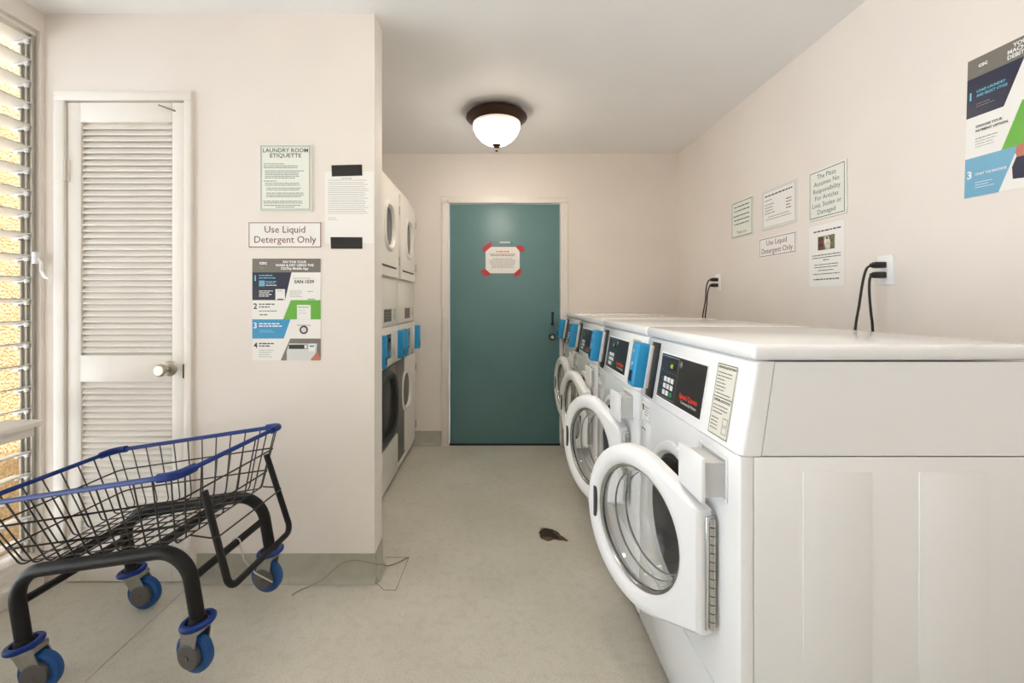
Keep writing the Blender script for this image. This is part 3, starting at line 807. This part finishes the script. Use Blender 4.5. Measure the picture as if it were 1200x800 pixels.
for w in (0, LW):
    obj('frame_arch', MB().tube(bend([(0, w, .165), (0, w, ZA), (LU, w, ZA), (LU, w, .165)], .095, 9), .0205, 14), 'cart_black', cart)
for u in (0, LU): obj('lower_bar', MB().tube([(u, .015, .28), (u, LW - .015, .28)], .0125, 10), 'cart_black', cart)
for u in (.13, .46): obj('upper_bar', MB().tube([(u, .01, ZA + .004), (u, LW - .01, ZA + .004)], .013, 10), 'cart_black', cart)
# basket
T = [(-.03, -.07), (.67, -.09), (.69, .40), (-.07, .45)]; ZT = .62      # top corners: near-left, near-right, far-right, far-left
Bq = [(.055, -.03), (.60, -.04), (.615, .355), (.045, .375)]; ZB = .408
def lerp(a, b, t_): return tuple(x + (y - x) * t_ for x, y in zip(a, b))
def q(P, Z, i, f): a = lerp(P[i], P[(i + 1) % 4], f); return Vector((a[0], a[1], Z))
wires = MB(); rw = .0025
NL, NS = 12, 8
for k in range(NL):
    f = (k + .35) / (NL - .3)
    a, b, c, d = q(T, ZT, 0, f), q(Bq, ZB, 0, f), q(Bq, ZB, 2, 1 - f), q(T, ZT, 2, 1 - f)
    wires.tube(bend([a, b, c, d], .018, 4), rw, 5)
for k in range(NS):
    f = (k + .4) / (NS - .2)
    a, b, c, d = q(T, ZT, 1, f), q(Bq, ZB + .003, 1, f), q(Bq, ZB + .003, 3, 1 - f), q(T, ZT, 3, 1 - f)
    wires.tube(bend([a, b, c, d], .018, 4), rw, 5)
for f in (.36, .72):
    P = [lerp(T[i], Bq[i], f) for i in range(4)]; z = ZT + (ZB - ZT) * f
    c = [Vector((p[0], p[1], z)) for p in P]
    mid = (c[0] + c[1]) / 2
    wires.tube([x for x in bend([mid] + [c[1], c[2], c[3], c[0]] + [mid], .025, 5)], rw * 1.15, 5)
obj('wire_basket', wires, 'cart_wire', cart)
TT = [Vector((x, y, ZT)) for x, y in T]
rail_pts = bend([(TT[0] + TT[1]) / 2, TT[1], TT[2], TT[3], TT[0], (TT[0] + TT[1]) / 2], .03, 6)
obj('top_rail', MB().tube(rail_pts, .0078, 10), 'cart_blue', cart)
for i in range(4):
    c = TT[i]; a = (TT[i - 1] - c).normalized(); b = (TT[(i + 1) % 4] - c).normalized()
    pts = bend([c + a * .06, c, c + b * .06], .03, 6)
    mb = MB().tube(pts, .0135, 10)
    obj('corner_bumper', mb, 'cart_blue', cart)
obj('pole_holder', MB().tube(bend([(.655, .012, .535), (.694, .0, .235), (.694, .345, .235), (.655, .335, .535)], .032, 7), .0105, 10), 'cart_black', cart)
obj('bumper_wire', MB().tube(bend([(.60, .0, .412), (.685, -.01, .395), (.685, .355, .395), (.61, .35, .412)], .02, 5), .0028, 6), 'cart_wire', cart)
obj('knot_wire', MB().tube([(LU + .016 * math.cos(a), LW * .55, .28 + .016 * math.sin(a)) for a in [k * math.pi / 6 for k in range(13)]], .0022, 6), 'cable_grey', cart)
# casters
def caster(u, w, trail, yaw=0.0):
    M = Matrix.Translation((u, w, 0)) @ Matrix.Rotation(yaw, 4, 'Z')
    c = obj('caster', MB().lathe([(.014, .150), (.026, .150), (.026, .158), (.022, .170), (.012, .172)], 20), 'cart_black', cart, M=M)
    obj('bumper_ring', MB().lathe([(.034, .146), (.046, .146), (.049, .151), (.049, .157), (.045, .162), (.034, .162)], 32, closed=True), 'cart_blue', c)
    fk = MB().box(-.034 + trail * .4, .034 + trail * .4, -.027, .027, .128, .146, .003)
    for s in (-1, 1):
        y0, y1 = (s * .0265, s * .0225)
        poly = [(-.030 + trail * .3, .140), (.030 + trail * .3, .140), (trail + .027, .075), (trail + .018, .05), (trail - .018, .05), (trail - .027, .075)]
        fk.prism(poly, min(y0, y1), max(y0, y1), M=Matrix(((1, 0, 0, 0), (0, 0, 1, 0), (0, 1, 0, 0), (0, 0, 0, 1))))
    obj('fork', fk, 'zinc', c)
    Mw = Matrix.Translation((trail, 0, .0625)) @ Matrix.Rotation(R(90), 4, 'X')
    wh = obj('wheel', MB().lathe([(.036, -.014), (.052, -.016), (.060, -.011), (.0625, 0), (.060, .011), (.052, .016), (.036, .014)], 36), 'wheel_blue', c, M=Mw)
    # hub is a sibling so that no fourth level is made
    obj('hub', MB().lathe([(.001, -.034), (.007, -.034), (.009, -.0305), (.034, -.030), (.039, -.026), (.039, .026), (.034, .030), (.009, .0305), (.007, .034), (.001, .034)], 28), 'hub_grey', c, M=Mw)
caster(0, 0, .035, R(8)); caster(0, LW, .036, R(4))
caster(LU, 0, -.03, R(-10)); caster(LU, LW, -.03, R(-4))

# thin cable tied to the cart bar, running along the baseboard and round the partition's end
Mi = Mc.inverted(); kb = Mc @ Vector((LU + .014, LW * .55, .266))
obj('hanging_string', MB().tube([Mi @ v for v in (kb, kb + Vector((.012, .0, -.05)), kb + Vector((.03, .04, -.12)), kb + Vector((.06, .10, -.19)))], .0026, 6), 'cable_grey', cart)
pts = [Vector((-.845, 1.83, .003)), Vector((-.83, 1.86, .003)), Vector((-.80, 1.885, .004)),
       Vector((-.74, 1.893, .03)), Vector((-.68, 1.908, .08)), Vector((-.62, 1.912, .10)), Vector((-.57, 1.912, .095)), Vector((-.52, 1.91, .085)), Vector((-.505, 1.95, .06)), Vector((-.50, 2.02, .012)), Vector((-.47, 2.05, .003)), Vector((-.417, 2.104, .003))]
sm = []
for i in range(len(pts) - 1):
    p0, p1, p2, p3 = pts[max(0, i - 1)], pts[i], pts[i + 1], pts[min(len(pts) - 1, i + 2)]
    for k in range(5):
        t_ = k / 5
        sm.append(.5 * ((2 * p1) + (-p0 + p2) * t_ + (2 * p0 - 5 * p1 + 4 * p2 - p3) * t_ ** 2 + (-p0 + 3 * p1 - 3 * p2 + p3) * t_ ** 3))
sm.append(pts[-1])
tag(obj('thin_cable', MB().tube(sm, .0019, 6), 'cable_dark'), 'thin grey cable hanging from the cart and running along the baseboard', 'cable')

# dried leaf on the aisle floor
pts = []
for k in range(28):
    a = 2 * math.pi * k / 28
    r = .05 * (1 + .07 * math.sin(3 * a + 1) + .05 * math.sin(7 * a))
    pts.append((r * 1.05 * math.cos(a), r * 1.15 * math.sin(a)))
for i, e in ((25, .018), (26, .045), (27, .03)): pts[i] = (pts[i][0] + e, pts[i][1] - .012)
lf = thing('dry_leaf', 'dark brown dried leaf lying on the aisle floor', 'leaf', (.272, 2.31, 0), (0, 0, R(-8)))
n = len(pts); vs = [(0, 0, .012)] + [(x * .6, y * .6, .012 + .004 * math.sin(i * 1.7)) for i, (x, y) in enumerate(pts)] + [(x, y, .002 + .004 * (i % 3 == 0)) for i, (x, y) in enumerate(pts)] + [(x, y, .0005) for x, y in pts]
fs = [(0, 1 + k, 1 + (k + 1) % n) for k in range(n)] + [(1 + k, 1 + n + k, 1 + n + (k + 1) % n, 1 + (k + 1) % n) for k in range(n)] + [(1 + n + k, 1 + 2 * n + k, 1 + 2 * n + (k + 1) % n, 1 + n + (k + 1) % n) for k in range(n)]
obj('leaf_blade', MB().add(vs, fs), 'leaf_brown', lf)
ve = MB()
for s in range(-3, 4): ve.tube([(-.045, s * .013, .011), (.0, s * .012 - .006, .0165), (.05, s * .009 - .02, .009)], .0016, 5)
for s in range(-2, 3): ve.tube([(s * .016 - .01, .042, .007), (s * .016, 0, .0165), (s * .016 + .01, -.04, .007)], .0013, 5)
obj('leaf_vein', ve, 'black_void', lf)
obj('leaf_stem', MB().tube([(.06, -.033, .006), (.085, -.045, .003), (.098, -.049, .003)], [.006, .005, .003], 6), 'leaf_brown', lf)

# ------------------------------------------------------------------ papers on the partition
def px(x): return (x - VX) / 270.5
def pz(y): return H + (VY - y) / 270.5
def sheet(name, label, cat, M, w, h, material, th=.0015, group=None):
    o = obj(name, MB().box(0, w, 0, h, 0, th, M=None), material, M=M)
    tag(o, label, cat, group); return o

w, h = 61 / 270.5, 78 / 270.5
s = sheet('notice_sign', 'pale framed laundry room etiquette sign above the detergent sign on the partition', 'sign', on_partition(px(305), pz(248)), w, h, 'sign_green', .006)
border(s, w, h, .004, .002, 'ink_light', z=.0063); border(s, w, h, .009, .0015, 'ink_teal', z=.0063)
lettering(s, 'LAUNDRY ROOM', w / 2, h - .026, .0245, 'ink_teal', z=.0065, bold=.0003, width=1.02)
lettering(s, 'ETIQUETTE', w / 2, h - .048, .0245, 'ink_teal', z=.0065, bold=.0003, width=1.1)
for (x0, x1, y, n, sd) in ((.018, .11, .205, 1, 1), (.018, .20, .196, 2, 2), (.024, .20, .175, 3, 3), (.024, .18, .152, 2, 4), (.018, .08, .131, 1, 5), (.024, .20, .121, 2, 6), (.03, .19, .10, 2, 7), (.03, .20, .079, 3, 8), (.018, .205, .044, 2, 9), (.02, .2, .026, 1, 10), (.07, .16, .018, 1, 11)):
    fine_print(s, x0, x1, y, n, .0078, 'ink_teal', z=.0064, h=.0026, seed=sd, ragged=.2)

w, h = 85 / 270.5, 29.5 / 270.5
s = sheet('detergent_sign', 'white sign with maroon frame above the colourful poster on the partition', 'sign', on_partition(px(292), pz(290)), w, h, 'paper', .004)
border(s, w, h, .001, .003, 'ink_maroon', z=.0043)
lettering(s, 'Use Liquid', w * .5, h * .70, .042, 'ink_maroon', z=.0045)
lettering(s, 'Detergent Only', w * .5, h * .30, .042, 'ink_maroon', z=.0045)

w, h = 57 / 270.5, 84 / 270.5
s = sheet('taped_notice', 'white paper notice held by two strips of black tape on the partition', 'paper', on_partition(px(381), pz(285)), w, h, 'paper', .0008)
fine_print(s, .07, .12, h - .03, 1, .008, 'ink_light', z=.001, h=.003, seed=20, ragged=.05)
patch(s, 'rule', [(.014, h - .0385), (w - .03, h - .0385), (w - .03, h - .037), (.014, h - .037)], 'ink_light', z=.001)
fine_print(s, .014, .19, h - .048, 2, .008, 'ink_light', z=.001, h=.0018, seed=21, ragged=.8)
fine_print(s, .014, .19, h - .066, 15, .0082, 'ink_light', z=.001, h=.0019, seed=22, ragged=.12)
fine_print(s, .014, .06, h - .2, 2, .008, 'ink_light', z=.001, h=.0018, seed=23)
obj('tape_strip', MB().prism([(.030, h - .022), (.162, h - .018), (.160, h + .030), (.028, h + .027)], .0009, .0014), 'black_tape', s)
obj('tape_strip', MB().prism([(.026, -.024), (.162, -.024), (.162, .026), (.024, .027)], .0009, .0014), 'black_tape', s)

def poster_panels(s, w, h, kind):
    Z = .0018
    def pp(name, pts, m_, z=Z): return patch(s, name, [(x * w, h - y * h) for x, y in pts], m_, z=z)
    def L(body, x, y, size, m_, **k): return lettering(s, body, x * w, h - y * h, size, m_, z=.0024, **k)
    def FPr(x0, x1, y, n, pitch, m_, hh, sd, z=.0022): return fine_print(s, x0 * w, x1 * w, h - y * h, n, pitch, m_, z=z, h=hh, seed=sd, ragged=.35)
    if kind == 'app':
        pp('header_band', [(0, 0), (0, .135), (1, .135), (1, 0)], 'poster_grey')
        pp('step_panel', [(0, .135), (0, .408), (.48, .408), (.575, .135)], 'poster_navy')
        pp('step_panel', [(.565, .408), (.45, .597), (1, .597), (1, .408)], 'poster_green')
        pp('step_panel', [(0, .597), (0, .786), (.46, .786), (.56, .597)], 'poster_blue')
        pp('step_panel', [(.555, .786), (.415, 1), (1, 1), (1, .786)], 'poster_grey')
        L('csc', .16, .042, .020, 'ink_white', bold=.0006, width=1.3)
        FPr(.11, .17, .085, 2, .005, 'ink_light', .0016, 31)
        L('PAY FOR YOUR', .62, .034, .0145, 'ink_white', bold=.0005)
        L('WASH & DRY USING THE', .62, .066, .0145, 'ink_white', bold=.0005)
        L('CSCPay Mobile App', .62, .098, .0145, 'ink_white', bold=.0005)
        L('1', .045, .195, .034, 'ink_cyan', bold=.0008); L('2', .045, .47, .034, 'ink', bold=.0008)
        L('3', .045, .66, .034, 'ink_white', bold=.0008); L('4', .05, .855, .034, 'ink', bold=.0006)
        FPr(.1, .3, .165, 1, .01, 'ink_cyan', .004, 32); FPr(.1, .42, .19, 1, .01, 'ink_cyan', .004, 33)
        pp('app_icon', [(.10, .215), (.10, .272), (.185, .272), (.185, .215)], 'poster_sky', .0022)
        FPr(.2, .4, .225, 2, .007, 'ink_cyan', .003, 34); FPr(.2, .4, .262, 1, .007, 'ink_white', .003, 35)
        FPr(.1, .33, .318, 4, .0075, 'ink_white', .003, 36)
        pp('phone', [(.34, .30), (.34, .405), (.48, .405), (.48, .30)], 'paper', .0023)
        pp('phone_bar', [(.37, .395), (.37, .405), (.455, .405), (.455, .395)], 'ink', .0026)
        FPr(.36, .46, .318, 1, .006, 'ink', .002, 37, z=.0026)
        L('SAN 1539', .76, .228, .0205, 'ink', bold=.0004); FPr(.6, .92, .193, 1, .006, 'ink_light', .0022, 38)
        FPr(.55, .75, .318, 4, .008, 'ink_light', .002, 39)
        pp('phone', [(.80, .312), (.80, .404), (.93, .404), (.93, .312)], 'paper', .0023)
        FPr(.81, .91, .322, 1, .006, 'ink', .002, 40, z=.0026)
        pp('phone_bar', [(.81, .395), (.81, .404), (.92, .404), (.92, .395)], 'poster_green', .0026)
        FPr(.1, .36, .448, 1, .01, 'ink', .0045, 41); FPr(.1, .3, .475, 1, .01, 'ink', .0045, 42); FPr(.1, .36, .515, 1, .008, 'ink', .003, 43)
        FPr(.11, .24, .552, 1, .008, 'ink_maroon', .004, 44)
        pp('phone', [(.655, .455), (.655, .596), (.855, .596), (.855, .455)], 'paper', .0023)
        FPr(.67, .84, .478, 1, .006, 'ink', .0028, 45, z=.0026); FPr(.68, .82, .51, 2, .012, 'ink_light', .0015, 46, z=.0026)
        FPr(.1, .44, .64, 2, .0105, 'ink_white', .0048, 47); FPr(.11, .34, .705, 2, .007, 'ink_cyan', .0026, 48)
        n = 20; cx, cy_, r = .755, .70, .062
        pp('machine_picture', [(.60, .645), (.63, .775), (.88, .775), (.91, .645)], 'paper', .0021)
        FPr(.66, .86, .655, 1, .006, 'ink', .0025, 49, z=.0026)
        pp('machine_picture', [(cx + r * math.cos(-2 * math.pi * k / n), cy_ + r * .67 * math.sin(-2 * math.pi * k / n)) for k in range(n)][::-1], 'ink', .0025)
        r = .04
        pp('machine_picture', [(cx + r * math.cos(-2 * math.pi * k / n), cy_ + r * .67 * math.sin(-2 * math.pi * k / n)) for k in range(n)][::-1], 'poster_light', .0028)
        FPr(.1, .36, .835, 2, .0105, 'ink', .0045, 50); FPr(.1, .34, .9, 4, .0095, 'ink_light', .002, 51)
        pp('machine_picture', [(.54, .835), (.505, .91), (.505, 1), (.92, 1), (.95, .835)], 'poster_light', .0021)
        pp('machine_picture', [(.535, .845), (.535, .888), (.81, .888), (.81, .845)], 'ink', .0024)
        pp('machine_picture', [(.765, .85), (.765, .883), (.80, .883), (.80, .85)], 'ink_white', .0026)
        pp('machine_picture', [(.83, .835), (.83, .91), (.915, .91), (.915, .835)], 'paper', .0026)
        pp('machine_picture', [(.84, .852), (.84, .868), (.905, .868), (.905, .852)], 'poster_blue', .0028)
        pp('machine_picture', [(.86, .985), (.92, .94), (.95, .90), (1, .98), (1, 1), (.86, 1)], 'skin_print', .0029)
    else:
        pp('header_band', [(0, 0), (0, .138), (1, .138), (1, 0)], 'poster_grey')
        pp('step_panel', [(0, .138), (0, .42), (.36, .42), (.53, .138)], 'poster_navy')
        pp('step_panel', [(.52, .42), (.35, .715), (1, .715), (1, .42)], 'poster_green')
        pp('step_panel', [(0, .715), (0, 1), (.335, 1), (.50, .715)], 'poster_sky')
        pp('photo_figure', [(.49, .78), (.45, .85), (.46, .93), (.60, .94), (.60, .76)], 'poster_navy', .0022)
        pp('photo_figure', [(.49, .71), (.475, .755), (.49, .79), (.56, .79), (.56, .70)], 'skin_print', .0024)
        L('csc', .155, .062, .019, 'ink_white', bold=.0006, width=1.1); FPr(.11, .17, .108, 1, .005, 'ink_light', .0016, 61)
        L('YOUR', .43, .035, .0165, 'ink_white', align='LEFT', bold=.0005); L('MACHINE', .38, .070, .0165, 'ink_white', align='LEFT', bold=.0005); L('DEBIT/', .38, .105, .0165, 'ink_white', align='LEFT', bold=.0005)
        L('1', .04, .27, .034, 'ink_cyan', bold=.0008); L('3', .05, .84, .034, 'ink_white', bold=.0008)
        L('LOAD LAUNDRY', .10, .245, .0105, 'ink_cyan', align='LEFT', bold=.0003); L('AND SELECT CYCLE', .10, .276, .0105, 'ink_cyan', align='LEFT', bold=.0003, width=.9)
        FPr(.10, .30, .335, 2, .008, 'ink_light', .0018, 62)
        L('CHOOSE YOUR', .10, .498, .0105, 'ink', align='LEFT', bold=.0003); L('PAYMENT OPTION.', .10, .530, .0105, 'ink', align='LEFT', bold=.0003)
        FPr(.10, .36, .585, 1, .008, 'ink', .0022, 63); FPr(.10, .34, .605, 3, .0085, 'ink_light', .002, 64)
        L('START THE MACHINE', .11, .842, .0105, 'ink_white', align='LEFT', bold=.0003, width=.85); FPr(.11, .3, .9, 3, .008, 'ink_white', .0018, 65)
w, h = 80 / 270.5, 119 / 270.5
s = sheet('instruction_poster', 'colourful four-step mobile app poster on the partition wall', 'poster', on_partition(px(296), pz(422)), w, h, 'paper', .0015)
poster_panels(s, w, h, 'app')
s = sheet('payment_poster', 'large three-step payment poster on the right wall nearest the camera', 'poster',
          on_right(1.450, 1.55) @ Matrix.Rotation(R(-1.5), 4, 'Z'), w, h, 'paper', .0015)
poster_panels(s, w, h, 'pay')

# ------------------------------------------------------------------ signs on the right wall
def rsign(name, label, d_far, d_near, z0, z1, material, th, tilt=0.0):
    w, h = d_far - d_near, z1 - z0
    return sheet(name, label, 'sign', on_right(d_far, z0) @ Matrix.Rotation(R(tilt), 4, 'Z'), w, h, material, th), w, h
s, w, h = rsign('courtesy_sign', 'small white sign with dark frame, farthest from camera on the right wall', 2.88, 2.643, 1.617, 1.846, 'sign_green', .005)
border(s, w, h, .006, .004, 'ink_teal', z=.0053)
fine_print(s, .03, w - .03, h - .035, 2, .026, 'ink_teal', z=.0054, h=.0065, seed=71, ragged=.15, center=True)
fine_print(s, .025, w - .025, h - .092, 3, .026, 'ink_teal', z=.0054, h=.0065, seed=72, ragged=.15, center=True)
lettering(s, 'Thank you', w / 2, .032, .026, 'ink_teal', z=.0055)
s, w, h = rsign('operation_sign', 'white price list sign above the maroon detergent sign on the right wall', 2.55, 2.256, 1.6186, 1.841, 'paper', .005)
border(s, w, h, .004, .002, 'ink_light', z=.0053); border(s, w, h, .012, .002, 'ink_light', z=.0053)
fine_print(s, .03, w - .03, h - .036, 1, .02, 'ink', z=.0054, h=.007, seed=73, ragged=.02)
fine_print(s, .03, .12, h - .06, 1, .02, 'ink_light', z=.0054, h=.005, seed=74)
fine_print(s, .03, .125, h - .085, 4, .016, 'ink_light', z=.0054, h=.005, seed=75, ragged=.3)
fine_print(s, w - .08, w - .035, h - .085, 4, .016, 'ink_maroon', z=.0054, h=.005, seed=76, ragged=.2)
fine_print(s, .04, w - .04, h - .155, 2, .014, 'ink_light', z=.0054, h=.004, seed=77, ragged=.2, center=True)
s, w, h = rsign('detergent_sign', 'white sign with maroon frame under the price list on the right wall', 2.58, 2.261, 1.464, 1.576, 'paper', .004)
border(s, w, h, .006, .003, 'ink_maroon', z=.0043)
lettering(s, 'Use Liquid', w * .5, h * .70, .042, 'ink_maroon', z=.0045)
lettering(s, 'Detergent Only', w * .5, h * .30, .042, 'ink_maroon', z=.0045)
s, w, h = rsign('disclaimer_sign', 'white disclaimer sign with black frame on the right wall above a paper flyer', 2.168, 1.9335, 1.6015, 1.8387, 'sign_green', .006)
border(s, w, h, .009, .003, 'ink', z=.0063)
for i, ln in enumerate(('The Plaza', 'Assumes No', 'Responsibility', 'For Articles', 'Lost, Stolen or', 'Damaged')):
    lettering(s, ln, w / 2, h - .036 - i * .0335, .0305, 'ink_teal', z=.0065)
s, w, h = rsign('paper_flyer', 'white paper flyer with small photograph under the disclaimer sign', 2.171, 1.949, 1.286, 1.5757, 'paper', .001)
fine_print(s, .03, w - .02, h - .03, 1, .02, 'ink', z=.0012, h=.006, seed=81, ragged=.02, center=True)
ph = [(.06, h - .055), (.06, h - .12), (.165, h - .12), (.165, h - .055)]
patch(s, 'photo_print', ph, 'photo_green', z=.0012)
patch(s, 'photo_print', [(.062, h - .06), (.062, h - .118), (.095, h - .118), (.10, h - .075), (.09, h - .06)], 'photo_brown', z=.0014)
patch(s, 'photo_print', [(.105, h - .058), (.098, h - .085), (.11, h - .118), (.135, h - .118), (.14, h - .09), (.128, h - .06)], 'photo_light', z=.0015)
patch(s, 'photo_print', [(.112, h - .062), (.112, h - .072), (.124, h - .072), (.124, h - .062)], 'ink', z=.0017)
fine_print(s, .02, w - .02, h - .143, 2, .012, 'ink', z=.0012, h=.004, seed=82, ragged=.2, center=True)
fine_print(s, .09, .135, h - .167, 1, .012, 'ink', z=.0012, h=.004, seed=83, center=True)
fine_print(s, .015, w - .015, h - .188, 2, .012, 'ink', z=.0012, h=.0035, seed=84, ragged=.3, center=True)
fine_print(s, .06, .16, h - .215, 1, .012, 'ink', z=.0012, h=.0035, seed=85, center=True)
fine_print(s, .02, w - .02, h - .232, 1, .012, 'ink', z=.0012, h=.0035, seed=86, ragged=.1, center=True)
fine_print(s, .03, w - .03, h - .257, 1, .012, 'ink', z=.0012, h=.005, seed=87, ragged=.05, center=True)

# notice taped to the teal door
Ydoor = Y_FAR + .0115
Mdn = Matrix.Translation(((569 - VX) / 139, Ydoor, H + (VY - 320) / 139)) @ Matrix(((1, 0, 0, 0), (0, 0, -1, 0), (0, 1, 0, 0), (0, 0, 0, 1)))
w, h = 40 / 139, 31 / 139
s = sheet('door_notice', 'white paper notice held by red tape corners on the teal door', 'paper', Mdn, w, h, 'paper', .001)
fine_print(s, .09, .2, h - .04, 1, .02, 'ink_red', z=.0013, h=.008, seed=91, ragged=.02)
fine_print(s, .03, w - .03, h - .062, 2, .013, 'ink_maroon', z=.0013, h=.005, seed=92, ragged=.15, center=True)
fine_print(s, .03, w - .03, h - .10, 6, .0145, 'ink_light', z=.0013, h=.005, seed=93, ragged=.3, center=True)
for pts_ in ([(-.02, h - .045), (-.025, h - .01), (.03, h + .035), (.05, h + .04), (.052, h + .005), (.0, h - .04)],
             [(w - .04, h + .01), (w + .02, h + .012), (w + .05, h - .03), (w + .0, h - .045), (w - .002, h - .035)],
             [(-.045, .02), (0.0, .035), (.05, -.01), (.02, -.022), (-.015, -.02)],
             [(w - .045, 0), (w - .045, -.04), (w + .01, -.008), (w + .015, .035), (w - .002, .04)]):
    obj('tape_strip', MB().prism(pts_, .0011, .0016), 'red_tape', s)
pl = obj('door_plate', MB().box(0, .088, 0, .012, 0, .002), 'poster_light', M=Mdn @ Matrix.Translation((.12, h + .032, 0)))
tag(pl, 'tiny pale name plate on the teal door above the taped notice', 'plate')
obj('green_dot', MB().lathe([(0, .0035), (.009, .003), (.010, 0)], 14), 'key_green', pl, loc=(.103, .006, 0))

# ------------------------------------------------------------------ outlets and cords
def outlet(label, d, z, h=.115, w=.072):
    t = thing('wall_outlet', label, 'outlet', (X_RIGHT, d, z), group='outlets on the right wall')
    obj('cover_plate', MB().box(-.006, -.0003, -w / 2, w / 2, -h / 2, h / 2, .002), 'white_plastic', t)
    for dz in (.0195, -.0195): obj('socket', MB().box(-.008, -.005, -.017, .017, dz - .014, dz + .014, .003), 'white_plastic', t)
def cord(label, d, zp, path):
    t = thing('power_cord', label, 'cord', (X_RIGHT, d, zp), group='power cords plugged into the right wall')
    obj('plug', MB().box(-.05, -.009, -.013, .013, -.012, .012, .004).box(-.062, -.049, -.008, .008, -.009, .007, .003), 'cord_black', t)
    pts = [Vector((-.058, 0, -.001))] + [Vector((x - X_RIGHT, dd, z - zp)) for x, dd, z in path]
    sm = []
    for i in range(len(pts) - 1):
        p0, p1, p2, p3 = pts[max(0, i - 1)], pts[i], pts[i + 1], pts[min(len(pts) - 1, i + 2)]
        for k in range(5):
            q_ = k / 5
            sm.append(.5 * ((2 * p1) + (-p0 + p2) * q_ + (2 * p0 - 5 * p1 + 4 * p2 - p3) * q_ ** 2 + (-p0 + 3 * p1 - 3 * p2 + p3) * q_ ** 3))
    sm.append(pts[-1])
    obj('cable', MB().tube(sm, .0046, 8), 'cord_black', t)
outlet('white wall outlet nearest the camera, right of the paper flyer', 1.742, 1.338)
cord('black power cord plugged into the upper socket of the near outlet', 1.742, 1.3575, [(1.452, 0, 1.343), (1.437, 0, 1.29), (1.423, 0, 1.2), (1.408, 0, 1.108), (1.39, 0, .9), (1.37, 0, .62)])
cord('black power cord plugged into the lower socket of the near outlet', 1.742, 1.3185, [(1.461, -.004, 1.30), (1.458, -.006, 1.25), (1.466, -.004, 1.17), (1.476, 0, 1.105), (1.48, 0, .9), (1.46, 0, .62)])
outlet('white wall outlet far along the right wall, near the alcove corner', 3.055, 1.345)
cord('black power cord plugged into the upper socket of the far outlet', 3.055, 1.3645, [(1.455, 0, 1.352), (1.442, 0, 1.30), (1.437, 0, 1.22), (1.419, 0, 1.11), (1.40, 0, .9), (1.38, 0, .62)])
cord('black power cord plugged into the lower socket of the far outlet', 3.055, 1.3255, [(1.462, 0, 1.31), (1.452, 0, 1.27), (1.446, 0, 1.19), (1.436, 0, 1.11), (1.42, 0, .9), (1.40, 0, .62)])
